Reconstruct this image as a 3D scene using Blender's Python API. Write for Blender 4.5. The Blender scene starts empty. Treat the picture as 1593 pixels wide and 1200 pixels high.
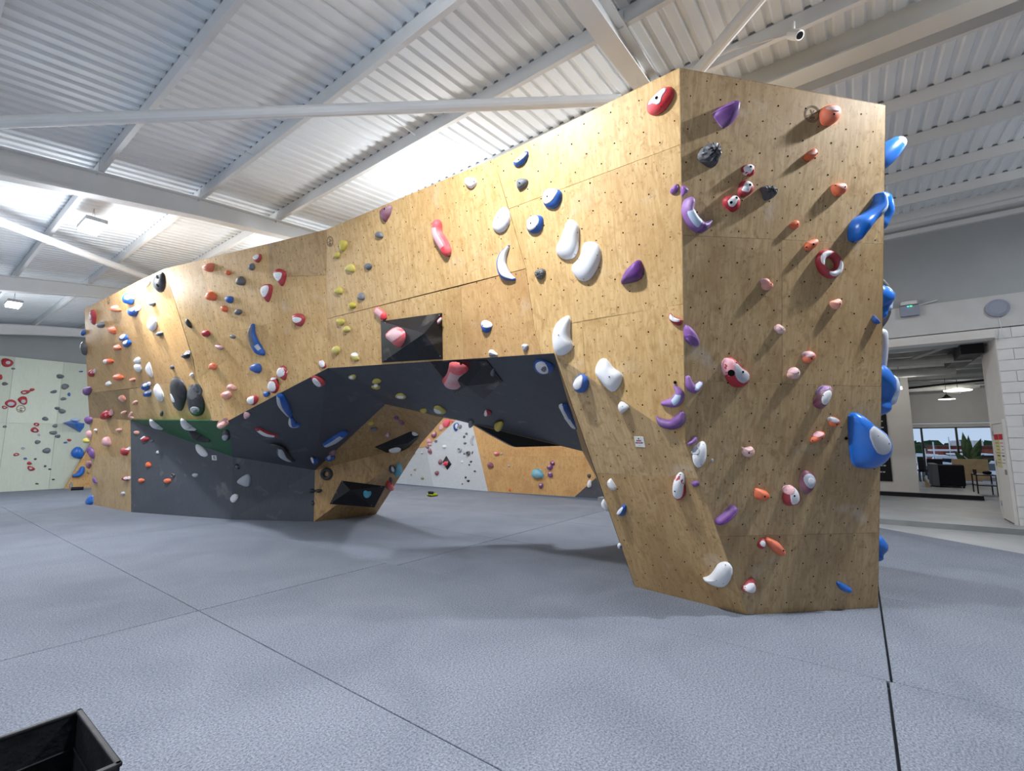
import bpy, math, random
from mathutils import Vector
random.seed(7)
D = bpy.data; COL = bpy.context.scene.collection; SC = bpy.context.scene
PI = math.pi
# ------------------------------------------------------------------ camera
FPX = 720.0; TH = math.atan(90/720.0); CH = 1.6
VX, VY = -.8041187, .59446877           # building's long axis seen from the camera; world X = across, Y = along
cam = D.cameras.new('camera'); co = D.objects.new('camera', cam); COL.objects.link(co)
cam.sensor_fit = 'HORIZONTAL'; cam.sensor_width = 36; cam.lens = 36*FPX/1593.0
cam.clip_start = .05; cam.clip_end = 500
co.location = (0, 0, CH)
co.rotation_euler = (PI/2+TH, 0, -math.atan2(.8041187, .59446877))
SC.camera = co
# ------------------------------------------------------------------ world, exposure, lights
w_ = D.worlds.new('world'); SC.world = w_; w_.use_nodes = True
nt = w_.node_tree; nt.nodes.clear()
_o = nt.nodes.new('ShaderNodeOutputWorld'); _b = nt.nodes.new('ShaderNodeBackground')
_tc = nt.nodes.new('ShaderNodeTexCoord'); _sp = nt.nodes.new('ShaderNodeSeparateXYZ'); _cr = nt.nodes.new('ShaderNodeValToRGB')
_cr.color_ramp.elements[0].position = 0.0; _cr.color_ramp.elements[0].color = (.62, .78, 1, 1)
_cr.color_ramp.elements[1].position = .5; _cr.color_ramp.elements[1].color = (.30, .50, .90, 1)
_n = nt.nodes.new('ShaderNodeTexNoise'); _n.inputs['Scale'].default_value = 5
_mx = nt.nodes.new('ShaderNodeMixRGB'); _mx.inputs[2].default_value = (.85, .88, .93, 1)
_cl = nt.nodes.new('ShaderNodeValToRGB'); _cl.color_ramp.elements[0].position = .42; _cl.color_ramp.elements[1].position = .65
L_ = nt.links
L_.new(_tc.outputs['Generated'], _sp.inputs[0]); L_.new(_sp.outputs['Z'], _cr.inputs[0]); L_.new(_tc.outputs['Generated'], _n.inputs['Vector'])
L_.new(_n.outputs['Fac'], _cl.inputs[0]); L_.new(_cl.outputs['Color'], _mx.inputs[0]); L_.new(_cr.outputs['Color'], _mx.inputs[1])
L_.new(_mx.outputs[0], _b.inputs[0]); L_.new(_b.outputs[0], _o.inputs[0]); _b.inputs[1].default_value = .8
vs = SC.view_settings; vs.view_transform = 'Standard'; vs.look = 'None'; vs.exposure = 0.0; vs.gamma = 1; vs.use_curve_mapping = False

LAMP_AREA = 150.0; LAMP_ADDED = 150.0
#        x     y     z    area  added
LAMPS = [(1.75, 10.1, 5.25, 1.5, .8, 1.0), (1.68, 17.3, 5.2, 1.1, .4, 1.0), (1.65, 2.5, 5.38, 1.5, 1.0, .16), (-.5, -5.2, 5.2, .25, .12, 1.0),
         (5.33, -1.93, 5.62, .5, 4.2, .15), (9.5, -3.8, 5.95, .35, .1, 1.0), (8.3, 4.4, 5.8, 1.3, .35, 1.0), (8.3, 10.4, 5.8, 1.2, .6, 1.0), (8.3, 17.3, 5.8, 1, .6, 1.0),
         (-4.6, 10.1, 4.5, .8, .9, 1.3), (-4.2, 3.4, 4.5, .4, .9, 1.3), (-5.2, 17.3, 4.4, .8, .4, 1.0)]
LC = (.93, .96, 1.0)
for x, y, z, ka, kg, dz in LAMPS:
    l = D.lights.new('high_bay_light', 'AREA'); l.shape = 'RECTANGLE'; l.size = .24; l.size_y = .5; l.energy = LAMP_AREA*ka; l.color = LC
    o = D.objects.new('high_bay_light', l); COL.objects.link(o); o.location = (x, y, z-.13)
    l = D.lights.new('added_high_bay_light', 'POINT' if dz > .5 else 'SPOT'); l.shadow_soft_size = .25 if dz > .5 else .07; l.energy = LAMP_ADDED*kg; l.color = LC
    o = D.objects.new('added_high_bay_light', l); COL.objects.link(o); o.location = (x, y, z-dz)  # unseen points added below the lamps to brighten the roof; spots sit at theirs
    if dz < .5: l.spot_size = math.radians(128); l.spot_blend = .3; o.rotation_euler = (0, math.radians(-28), 0) if x < 3 else (math.radians(38), 0, 0)
TOPL = [(5.0, 5.0, 4.62, 48), (5.6, 2.6, 4.62, 10), (4.8, 9.5, 4.62, 22)]  # unseen uplights added above the boulder top, without fixtures, to brighten the roof
for x, y, z, e in TOPL:
    l = D.lights.new('added_roof_wash', 'AREA'); l.size = .5; l.energy = e; l.color = LC
    o = D.objects.new('added_roof_wash', l); COL.objects.link(o); o.location = (x, y, z); o.rotation_euler = (PI, 0, 0)
for x, y, z, e, s in [(15.3, 1.0, 3.2, 30, .5), (20.5, -2.2, 2.7, 34, .5), (24.5, -3.4, 2.9, 34, .5), (16.6, -1.3, 3.1, 10, .3)]:
    l = D.lights.new('lounge_light', 'POINT'); l.shadow_soft_size = s*.5; l.energy = e; l.color = (1, .94, .86)
    o = D.objects.new('lounge_light', l); COL.objects.link(o); o.location = (x, y, z)

# ------------------------------------------------------------------ geometry helpers
CAM = Vector((0, 0, CH)); CT, ST = math.cos(TH), math.sin(TH)
def ray(x, y):                                  # direction in building axes seen at a point of the photograph
    a = (x-796.5)/FPX; b = (600-y)/FPX
    f = CT-b*ST; z = ST+b*CT
    return Vector((a*.59446877+f*.8041187, a*VX+f*VY, z))
def topx(p):
    d = Vector(p)-CAM
    r = d.x*.59446877+d.y*VX; f = d.x*.8041187+d.y*VY
    cz = f*CT+d.z*ST; cy = -f*ST+d.z*CT
    return (796.5+FPX*r/cz, 600-FPX*cy/cz)
def atz(x, y, z=0.0):
    r = ray(x, y); return CAM+r*((z-CH)/r.z)
def atX(x, y, X):
    r = ray(x, y); return CAM+r*(X/r.x)
def atY(x, y, Y):
    r = ray(x, y); return CAM+r*(Y/r.y)
class Pl:
    def __init__(s, a, b, c, poly=None, up=None):
        a, b, c = Vector(a), Vector(b), Vector(c)
        n = (b-a).cross(c-a).normalized()
        if n.dot(CAM-a) < 0: n = -n
        s.n = n; s.p = a
        u = Vector((0, 0, 1)).cross(n)
        if u.length < .2: u = Vector((0, 1, 0)).cross(n)
        s.u = u.normalized(); s.v = n.cross(s.u).normalized(); s.poly = poly
    def on(s, x, y, off=0.0):
        r = ray(x, y); p = s.p+s.n*off
        return CAM+r*((p-CAM).dot(s.n)/r.dot(s.n))
    def loc(s, P): d = Vector(P)-s.p; return (d.dot(s.u), d.dot(s.v))
    def at(s, q, h=0.0): return s.p+s.u*q[0]+s.v*q[1]+s.n*h
def inpoly(poly, x, y):
    c = False; n = len(poly)
    for i in range(n):
        x1, y1 = poly[i]; x2, y2 = poly[i-1]
        if (y1 > y) != (y2 > y) and x < (x2-x1)*(y-y1)/(y2-y1)+x1: c = not c
    return c
def area2(P): return sum(P[i-1][0]*P[i][1]-P[i][0]*P[i-1][1] for i in range(len(P)))/2
def inset(P, d):
    if area2(P) < 0: P = P[::-1]
    n = len(P); out = []
    for i in range(n):
        a, b, c = P[i-1], P[i], P[(i+1) % n]
        e1 = Vector((b[0]-a[0], b[1]-a[1])); e2 = Vector((c[0]-b[0], c[1]-b[1]))
        if e1.length < 1e-6 or e2.length < 1e-6: out.append(b); continue
        e1.normalize(); e2.normalize()
        n1 = Vector((-e1.y, e1.x)); n2 = Vector((-e2.y, e2.x)); k = 1+n1.dot(n2)
        m = (n1+n2)/max(k, .35); out.append((b[0]+m.x*d, b[1]+m.y*d))
    return out
MATS = {}
def mk(name, verts, faces, mat, parent=None, smooth=False, origin=None, uv=None):
    me = D.meshes.new(name)
    verts = [Vector(v) for v in verts]
    if origin is not None: origin = Vector(origin); lv = [v-origin for v in verts]
    else: lv = verts
    me.from_pydata([tuple(v) for v in lv], [], faces)
    if uv:
        l = me.uv_layers.new(name='UVMap')
        for lp in me.loops: l.data[lp.index].uv = uv[lp.vertex_index]
    if isinstance(mat, (list, tuple)):
        for m in mat: me.materials.append(MATS[m])
    else: me.materials.append(MATS[mat])
    if smooth: me.polygons.foreach_set('use_smooth', [True]*len(me.polygons))
    me.update()
    o = D.objects.new(name, me); COL.objects.link(o)
    if origin is not None: o.location = origin
    if parent is not None:
        o.parent = parent
        o.location = (Vector(o.location)-PW(parent))
    return o
def PW(o):
    v = Vector(o.location)
    while o.parent: o = o.parent; v += Vector(o.location)
    return v
def empty(name, loc=(0, 0, 0)):
    o = D.objects.new(name, None); COL.objects.link(o); o.location = loc; o.empty_display_size = .1; return o
def tag(o, label=None, cat=None, group=None, kind=None):
    if label: o['label'] = label
    if cat: o['category'] = cat
    if group: o['group'] = group
    if kind: o['kind'] = kind
    return o
class MB:                                       # collects shapes into one mesh
    def __init__(s): s.v = []; s.f = []
    def add(s, V, F):
        n = len(s.v); s.v += [Vector(a) for a in V]; s.f += [tuple(i+n for i in f) for f in F]; return s
    def box(s, x0, x1, y0, y1, z0, z1):
        V = [(x, y, z) for x in (x0, x1) for y in (y0, y1) for z in (z0, z1)]
        return s.add(V, [(0, 1, 3, 2), (4, 6, 7, 5), (0, 4, 5, 1), (2, 3, 7, 6), (0, 2, 6, 4), (1, 5, 7, 3)])
    def prism(s, poly, n, d):                   # poly: 3D points, pushed by n*d
        k = len(poly); P = [Vector(p) for p in poly]; Q = [p+Vector(n)*d for p in P]
        s.add(P+Q, [tuple(range(k)), tuple(range(2*k-1, k-1, -1))]+[(i, i+k, (i+1) % k+k, (i+1) % k) for i in range(k)]); return s
    def tube(s, pts, rad, seg=10, cap=True):
        pts = [Vector(p) for p in pts]; R = rad if isinstance(rad, (list, tuple)) else [rad]*len(pts); V = []; F = []
        for i, p in enumerate(pts):
            t = (pts[min(i+1, len(pts)-1)]-pts[max(i-1, 0)]).normalized()
            a = t.cross(Vector((0, 0, 1)));
            if a.length < .05: a = t.cross(Vector((0, 1, 0)))
            a.normalize(); b = t.cross(a)
            for k in range(seg):
                an = 2*PI*k/seg; V.append(p+(a*math.cos(an)+b*math.sin(an))*R[i])
        for i in range(len(pts)-1):
            for k in range(seg): F.append((i*seg+k, i*seg+(k+1) % seg, (i+1)*seg+(k+1) % seg, (i+1)*seg+k))
        if cap: F += [tuple(range(seg-1, -1, -1)), tuple(range((len(pts)-1)*seg, len(pts)*seg))]
        return s.add(V, F)
    def disc(s, c, n, r, seg=10):
        n = Vector(n).normalized(); a = n.orthogonal().normalized(); b = n.cross(a); c = Vector(c)
        return s.add([c+(a*math.cos(2*PI*k/seg)+b*math.sin(2*PI*k/seg))*r for k in range(seg)], [tuple(range(seg))])
    def lathe(s, c, prof, seg=20):
        V = []; F = []; c = Vector(c)
        for r, z in prof:
            for k in range(seg): V.append(c+Vector((r*math.cos(2*PI*k/seg), r*math.sin(2*PI*k/seg), z)))
        for i in range(len(prof)-1):
            for k in range(seg): F.append((i*seg+k, i*seg+(k+1) % seg, (i+1)*seg+(k+1) % seg, (i+1)*seg+k))
        return s.add(V, F)
    def build(s, name, mat, parent=None, origin=None, smooth=False): return mk(name, s.v, s.f, mat, parent, smooth, origin)
def bevel(o, w=.004, seg=2):
    m = o.modifiers.new('bevel', 'BEVEL'); m.width = w; m.segments = seg; m.limit_method = 'ANGLE'; m.angle_limit = .6; return o

# ------------------------------------------------------------------ materials
def newmat(name):
    m = D.materials.new(name); m.use_nodes = True; MATS[name] = m
    return m, m.node_tree, m.node_tree.nodes['Principled BSDF']
def plain(name, c, rough=.5, spec=.4, metal=0, noise=0, nscale=8, bump=0, bscale=60):
    m, t, b = newmat(name)
    b.inputs['Base Color'].default_value = (*c, 1); b.inputs['Roughness'].default_value = rough
    b.inputs['Specular IOR Level'].default_value = spec; b.inputs['Metallic'].default_value = metal
    tc = t.nodes.new('ShaderNodeTexCoord')
    if noise:
        n = t.nodes.new('ShaderNodeTexNoise'); n.inputs['Scale'].default_value = nscale; n.inputs['Detail'].default_value = 6
        r = t.nodes.new('ShaderNodeValToRGB'); r.color_ramp.elements[0].position = .3; r.color_ramp.elements[1].position = .7
        r.color_ramp.elements[0].color = (*[x*(1-noise) for x in c], 1); r.color_ramp.elements[1].color = (*[min(1, x*(1+noise)) for x in c], 1)
        t.links.new(tc.outputs['Object'], n.inputs['Vector']); t.links.new(n.outputs['Fac'], r.inputs[0]); t.links.new(r.outputs[0], b.inputs['Base Color'])
    if bump:
        n = t.nodes.new('ShaderNodeTexNoise'); n.inputs['Scale'].default_value = bscale; n.inputs['Detail'].default_value = 4
        bp = t.nodes.new('ShaderNodeBump'); bp.inputs['Strength'].default_value = bump; bp.inputs['Distance'].default_value = .01
        t.links.new(tc.outputs['Object'], n.inputs['Vector']); t.links.new(n.outputs['Fac'], bp.inputs['Height']); t.links.new(bp.outputs[0], b.inputs['Normal'])
    return m
def emis(name, c, s):
    m, t, b = newmat(name); b.inputs['Base Color'].default_value = (0, 0, 0, 1); b.inputs['Emission Color'].default_value = (*c, 1); b.inputs['Emission Strength'].default_value = s
def hold_mat(name, c, chalk=.35, rough=.5, seed=0):
    # coloured resin with worn chalky patches
    m, t, b = newmat(name); tc = t.nodes.new('ShaderNodeTexCoord'); oi = t.nodes.new('ShaderNodeObjectInfo')
    ad = t.nodes.new('ShaderNodeVectorMath'); ad.operation = 'ADD'
    n = t.nodes.new('ShaderNodeTexNoise'); n.inputs['Scale'].default_value = 4; n.inputs['Detail'].default_value = 4
    r = t.nodes.new('ShaderNodeValToRGB'); r.color_ramp.elements[0].position = .35; r.color_ramp.elements[1].position = .8
    r.color_ramp.elements[0].color = (0, 0, 0, 1); r.color_ramp.elements[1].color = (chalk,)*3+(1,)
    mx = t.nodes.new('ShaderNodeMixRGB'); mx.inputs[1].default_value = (*c, 1); mx.inputs[2].default_value = (.72, .70, .70, 1)
    t.links.new(tc.outputs['Object'], ad.inputs[0]); t.links.new(oi.outputs['Location'], ad.inputs[1]); t.links.new(ad.outputs[0], n.inputs['Vector'])
    t.links.new(n.outputs['Fac'], r.inputs[0]); t.links.new(r.outputs[0], mx.inputs[0]); t.links.new(mx.outputs[0], b.inputs['Base Color'])
    b.inputs['Roughness'].default_value = rough; b.inputs['Specular IOR Level'].default_value = .4
    n2 = t.nodes.new('ShaderNodeTexNoise'); n2.inputs['Scale'].default_value = 160; bp = t.nodes.new('ShaderNodeBump'); bp.inputs['Strength'].default_value = .25; bp.inputs['Distance'].default_value = .002
    t.links.new(tc.outputs['Object'], n2.inputs['Vector']); t.links.new(n2.outputs['Fac'], bp.inputs['Height']); t.links.new(bp.outputs[0], b.inputs['Normal'])
HC = {'white': (.80, .81, .84), 'black': (.022, .023, .028), 'grey': (.10, .115, .14), 'orange': (.80, .15, .045), 'salmon': (.80, .30, .20),
      'red': (.42, .018, .032), 'brightred': (.72, .035, .05), 'blue': (.012, .10, .42), 'skyblue': (.006, .14, .58), 'purple': (.13, .03, .22),
      'violet': (.24, .09, .36), 'yellow': (.56, .46, .05), 'pink': (.70, .32, .36), 'cyan': (.02, .38, .55), 'hotred': (.85, .02, .09), 'plum': (.20, .03, .08),
      'paleblue': (.45, .58, .78), 'palegrey': (.45, .48, .54), 'olive': (.30, .28, .09), 'darkgrey': (.06, .065, .075)}
for k, c in HC.items():
    hold_mat(k, c, chalk={'white': .1, 'black': .12, 'salmon': .9, 'pink': .6, 'skyblue': .1, 'blue': .12, 'red': .12, 'orange': .2, 'grey': .3, 'darkgrey': .2, 'purple': .2, 'violet': .3, 'yellow': .25}.get(k, .45), rough={'skyblue': .28, 'white': .6, 'black': .35}.get(k, .5))

def ply(name, c0, c1, dark, chalk=.25, grain=1.0, blot=.55, rough=.42, gv=False):
    m, t, b = newmat(name); N = t.nodes.new; Lk = t.links.new
    uv = N('ShaderNodeUVMap'); oi = N('ShaderNodeObjectInfo')
    mp = N('ShaderNodeMapping'); mp.inputs['Scale'].default_value = (1, 1, 1)
    cmb = N('ShaderNodeCombineXYZ'); mu = N('ShaderNodeMath'); mu.operation = 'MULTIPLY'; mu.inputs[1].default_value = 37.0
    Lk(oi.outputs['Random'], mu.inputs[0]); Lk(mu.outputs[0], cmb.inputs[2]); Lk(mu.outputs[0], cmb.inputs[0]); Lk(uv.outputs[0], mp.inputs['Vector']); Lk(cmb.outputs[0], mp.inputs['Location'])
    def noise(sx, sy, sc, det=6, dist=0.0):
        q = N('ShaderNodeMapping'); q.inputs['Scale'].default_value = (sx, sy, 1); Lk(mp.outputs[0], q.inputs['Vector'])
        n = N('ShaderNodeTexNoise'); n.inputs['Scale'].default_value = sc; n.inputs['Detail'].default_value = det; n.inputs['Distortion'].default_value = dist
        Lk(q.outputs[0], n.inputs['Vector']); return n
    def ramp(src, p0, p1, a=(0, 0, 0, 1), z=(1, 1, 1, 1)):
        r = N('ShaderNodeValToRGB'); r.color_ramp.elements[0].position = p0; r.color_ramp.elements[1].position = p1
        r.color_ramp.elements[0].color = a; r.color_ramp.elements[1].color = z; Lk(src, r.inputs[0]); return r
    def mix(f, a, c, mode='MIX', fac=None):
        x = N('ShaderNodeMixRGB'); x.blend_type = mode
        if f is not None: Lk(f, x.inputs[0])
        if fac is not None: x.inputs[0].default_value = fac
        if isinstance(a, tuple): x.inputs[1].default_value = a
        else: Lk(a, x.inputs[1])
        if isinstance(c, tuple): x.inputs[2].default_value = c
        else: Lk(c, x.inputs[2])
        return x.outputs[0]
    s1, s2 = (1.0, .22) if not gv else (.22, 1.0)
    g = noise(s1*9, s2*5, 3.4, 9, 1.2); base = ramp(g.outputs['Fac'], .36, .64, (*c0, 1), (*c1, 1)).outputs[0]
    big = noise(1, .7, 1.3, 3, .4); base = mix(ramp(big.outputs['Fac'], .45, .75, (0, 0, 0, 1), (blot,)*3+(1,)).outputs[0], base, (*dark, 1))
    md = noise(1.6, 1.0, 5.5, 6, 1.6); base = mix(ramp(md.outputs['Fac'], .50, .72, (0, 0, 0, 1), (blot*.95,)*3+(1,)).outputs[0], base, (*dark, 1))
    fl = noise(s1*3, s2*9, 9.5, 4, 1.4); base = mix(ramp(fl.outputs['Fac'], .60, .74, (0, 0, 0, 1), (.75 if not gv and blot > .5 else .1,)*3+(1,)).outputs[0], base, (dark[0]*.62, dark[1]*.55, dark[2]*.5, 1))
    ck = noise(1, 1, 2.6, 7, .6); base = mix(ramp(ck.outputs['Fac'], .62, .80, (0, 0, 0, 1), (chalk,)*3+(1,)).outputs[0], base, (.78, .74, .70, 1))
    tn = N('ShaderNodeMapRange'); tn.inputs['To Min'].default_value = .88; tn.inputs['To Max'].default_value = 1.08; Lk(oi.outputs['Random'], tn.inputs['Value'])
    hs = N('ShaderNodeHueSaturation'); Lk(tn.outputs[0], hs.inputs['Value']); Lk(base, hs.inputs['Color'])
    Lk(hs.outputs[0], b.inputs['Base Color']); b.inputs['Roughness'].default_value = rough; b.inputs['Specular IOR Level'].default_value = .35
    bp = N('ShaderNodeBump'); bp.inputs['Strength'].default_value = .12; bp.inputs['Distance'].default_value = .003; Lk(g.outputs['Fac'], bp.inputs['Height']); Lk(bp.outputs[0], b.inputs['Normal'])
ply('plywood', (.60, .385, .160), (.74, .51, .245), (.45, .25, .085), blot=.6)
ply('plywood_end', (.47, .325, .165), (.60, .43, .235), (.33, .205, .09), chalk=.38, blot=.7)
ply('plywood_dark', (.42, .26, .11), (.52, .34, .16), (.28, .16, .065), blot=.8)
ply('plywood_warm', (.60, .36, .15), (.70, .44, .20), (.42, .22, .08))
ply('plywood_brown', (.44, .285, .13), (.55, .37, .18), (.32, .19, .08), chalk=.3, blot=.75)
ply('grey_paint', (.075, .083, .10), (.085, .094, .112), (.065, .072, .09), chalk=.16, blot=.5, rough=.5)
ply('green_paint', (.012, .10, .035), (.015, .13, .045), (.01, .08, .03), chalk=.12, rough=.5)
ply('volume_black', (.010, .011, .015), (.016, .018, .023), (.007, .008, .010), chalk=.22, rough=.45)
ply('pale_panel', (.60, .66, .56), (.64, .70, .60), (.55, .60, .52), chalk=.1, blot=.3, rough=.6)
ply('ice_panel', (.52, .56, .61), (.57, .61, .66), (.46, .50, .55), chalk=.2, blot=.4, rough=.55, gv=True)
plain('ply_edge', (.46, .30, .15), .7, .2, noise=.25, nscale=40)
plain('frame_dark', (.10, .08, .06), .8, .1)
plain('hole', (.006, .006, .006), .9, .05)
plain('brass', (.6, .42, .2), .3, .5, 1)
plain('steel', (.45, .45, .45), .3, .5, 1)
plain('roof_white', (.80, .85, .89), .5, .35, noise=.03, nscale=2)
plain('steel_white', (.74, .76, .77), .5, .3, noise=.03, nscale=3)
plain('rafter_cream', (.66, .66, .62), .5, .3, noise=.03, nscale=3)
plain('filler', (.22, .24, .26), .9, .1)
plain('wall_grey', (.40, .43, .45), .8, .2, noise=.03, nscale=2)
plain('wall_light', (.58, .59, .59), .8, .2, noise=.04, nscale=3)
plain('wall_white', (.70, .69, .67), .75, .2, noise=.03, nscale=3)
plain('block_paint', (.76, .77, .77), .7, .25, noise=.03, nscale=6, bump=.3, bscale=30)
plain('concrete', (.42, .44, .46), .5, .4, noise=.12, nscale=1.6, bump=.1)
plain('concrete_dark', (.24, .26, .27), .7, .3, noise=.1, nscale=3)
plain('dark', (.012, .013, .018), .6, .3)
plain('black_board', (.014, .015, .018), .7, .2)
plain('chalk_letter', (.55, .55, .55), .9, .1)
plain('lamp_body', (.35, .36, .38), .4, .5)
plain('lens_black', (.01, .01, .012), .15, .6)
plain('door_white', (.72, .71, .68), .5, .35)
plain('red_print', (.50, .02, .04), .6, .2)
plain('yellow_print', (.62, .58, .30), .6, .2)
plain('paper', (.78, .78, .76), .6, .2)
plain('magenta_ink', (.50, .02, .12), .6, .2)
plain('stamp_ink', (.20, .14, .09), .7, .2)
plain('sofa', (.02, .021, .03), .7, .2, noise=.2, nscale=20)
plain('sofa_grey', (.20, .21, .22), .8, .2, noise=.1, nscale=30)
plain('pale_wood', (.62, .46, .27), .5, .3, noise=.1, nscale=6)
plain('metal_dark', (.03, .03, .035), .4, .5)
plain('pipe_grey', (.42, .43, .42), .5, .4, noise=.1, nscale=5)
plain('leaf', (.045, .09, .04), .45, .4, noise=.3, nscale=10)
plain('leaf_far', (.035, .065, .03), .9, .1, noise=.5, nscale=.6)
plain('brick', (.32, .10, .065), .85, .15, noise=.25, nscale=1.5)
plain('brick_dark', (.17, .06, .045), .85, .15, noise=.2, nscale=2)
plain('asphalt', (.16, .17, .18), .9, .2, noise=.1)
plain('car_white', (.75, .78, .80), .25, .6)
plain('car_blue', (.10, .17, .25), .25, .6)
plain('car_silver', (.40, .43, .46), .25, .6, .3)
plain('car_glass', (.02, .03, .04), .05, .8)
plain('tyre', (.01, .01, .01), .8, .2)
plain('shoe_yellow', (.50, .65, .03), .5, .3)
plain('crate_fabric', (.012, .014, .017), .6, .35, noise=.5, nscale=9, bump=.4, bscale=40)
plain('crate_edge', (.018, .019, .024), .5, .4, noise=.3, nscale=20)
plain('cloth_grey', (.22, .24, .27), .9, .1)
plain('disc_blue', (.30, .33, .42), .6, .3)
plain('pot', (.05, .05, .055), .6, .3)
emis('lamp_glow', (1, 1, 1), 30.0); emis('pendant_glow', (1, .93, .8), 4.0); emis('green_led', (.05, .9, .25), 3.0); emis('cyan_led', (.1, .7, .9), 2.0)
m, t, b = newmat('glass'); b.inputs['Transmission Weight'].default_value = 1; b.inputs['Roughness'].default_value = 0; b.inputs['IOR'].default_value = 1.02; b.inputs['Base Color'].default_value = (.95, .97, 1, 1)
m, t, b = newmat('clear_plastic'); b.inputs['Transmission Weight'].default_value = .9; b.inputs['Roughness'].default_value = .1; b.inputs['IOR'].default_value = 1.3
# carpet: heathered blue-grey pile
m, t, b = newmat('carpet'); N = t.nodes.new; Lk = t.links.new
tc = N('ShaderNodeTexCoord'); oi = N('ShaderNodeObjectInfo')
n1 = N('ShaderNodeTexNoise'); n1.inputs['Scale'].default_value = 75; n1.inputs['Detail'].default_value = 6; n1.inputs['Roughness'].default_value = .85
r1 = N('ShaderNodeValToRGB'); r1.color_ramp.elements[0].position = .34; r1.color_ramp.elements[1].position = .66
r1.color_ramp.elements[0].color = (.05, .058, .078, 1); r1.color_ramp.elements[1].color = (.365, .40, .475, 1)
n2 = N('ShaderNodeTexNoise'); n2.inputs['Scale'].default_value = 1.1; n2.inputs['Detail'].default_value = 5; n2.inputs['Distortion'].default_value = .8
r2 = N('ShaderNodeValToRGB'); r2.color_ramp.elements[0].position = .3; r2.color_ramp.elements[1].position = .72
r2.color_ramp.elements[0].color = (.88, .89, .90, 1); r2.color_ramp.elements[1].color = (1.08, 1.08, 1.07, 1)
mx = N('ShaderNodeMixRGB'); mx.blend_type = 'MULTIPLY'; mx.inputs[0].default_value = 1
Lk(tc.outputs['Object'], n1.inputs['Vector']); Lk(tc.outputs['Object'], n2.inputs['Vector']); Lk(n1.outputs['Fac'], r1.inputs[0]); Lk(n2.outputs['Fac'], r2.inputs[0])
Lk(r1.outputs[0], mx.inputs[1]); Lk(r2.outputs[0], mx.inputs[2])
hs = N('ShaderNodeHueSaturation'); tn = N('ShaderNodeMapRange'); tn.inputs['To Min'].default_value = .95; tn.inputs['To Max'].default_value = 1.04
Lk(oi.outputs['Random'], tn.inputs['Value']); Lk(tn.outputs[0], hs.inputs['Value']); Lk(mx.outputs[0], hs.inputs['Color']); Lk(hs.outputs[0], b.inputs['Base Color'])
b.inputs['Roughness'].default_value = .95; b.inputs['Specular IOR Level'].default_value = .1
bp = N('ShaderNodeBump'); bp.inputs['Strength'].default_value = .12; bp.inputs['Distance'].default_value = .002; Lk(n1.outputs['Fac'], bp.inputs['Height']); Lk(bp.outputs[0], b.inputs['Normal'])

# ------------------------------------------------------------------ the setting: mats
def clip(P, a, b, c):                           # keep a*x+b*y<=c
    out = []
    for i in range(len(P)):
        p, q = P[i-1], P[i]; dp, dq = a*p[0]+b*p[1]-c, a*q[0]+b*q[1]-c
        if (dp <= 0) != (dq <= 0):
            t_ = dp/(dp-dq); out.append((p[0]+(q[0]-p[0])*t_, p[1]+(q[1]-p[1])*t_))
        if dq <= 0: out.append(q)
    return out
floor = tag(empty('floor'), kind='structure')
MB().box(-14, 12.19, -9, 23.3, -.30, -.045).build('floor_base', 'concrete_dark', floor)
MB().box(9.5, 12.19, -9, 6, -.05, -.02).build('concrete_strip', 'concrete', floor)
xs = [-14, -11.46, -9.22, -6.98, -4.74, -2.5, -.26, 1.98, 4.22, 6.36, 8.5, 10.64, 12.15]
for i in range(len(xs)-1):
    ys = [-9, -5.35, -.05, 5.22, 10.5, 15.75, 20.5, 23.2] if xs[i] < 4 else [-9, -6.3, -.07, 5.0, 10.3, 15.6, 20.5, 23.2]
    if 4 < xs[i] < 6: ys = [-9, -6.3, -.07, 5.0, 10.3, 15.6, 20.5, 23.2]
    for j in range(len(ys)-1):
        P = [(xs[i], ys[j]+.004), (xs[i+1], ys[j]+.004), (xs[i+1], ys[j+1]-.004), (xs[i], ys[j+1]-.004)]
        if xs[i+1] > 9 and ys[j] < 3:           # the mats stop short of the concrete walkway along a slanting edge
            P = clip(P, 1.128, -1.0, 1.128*11.47+.26)
        if len(P) < 3 or abs(area2(P)) < .05: continue
        P = inset(P, .0035)
        mb = MB(); mb.prism([(x, y, -.045) for x, y in P], (0, 0, 1), .045)
        bevel(mb.build('crash_mat', 'carpet', floor), .003, 1)
# lounge floor and its step
lf = tag(empty('floor_lounge'), kind='structure')
MB().box(12.2, 27.2, -9, 6, -.3, .085).build('concrete_slab', 'concrete', lf)
MB().box(12.185, 12.2, -9, 6, -.02, .083).build('step_riser', 'concrete_dark', lf)
MB().box(17.6, 26.95, -2.62, 6, .085, .20).build('platform_riser', 'dark', lf)
MB().box(17.62, 26.94, -2.6, 6, .20, .215).build('platform_deck', 'concrete', lf)

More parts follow.
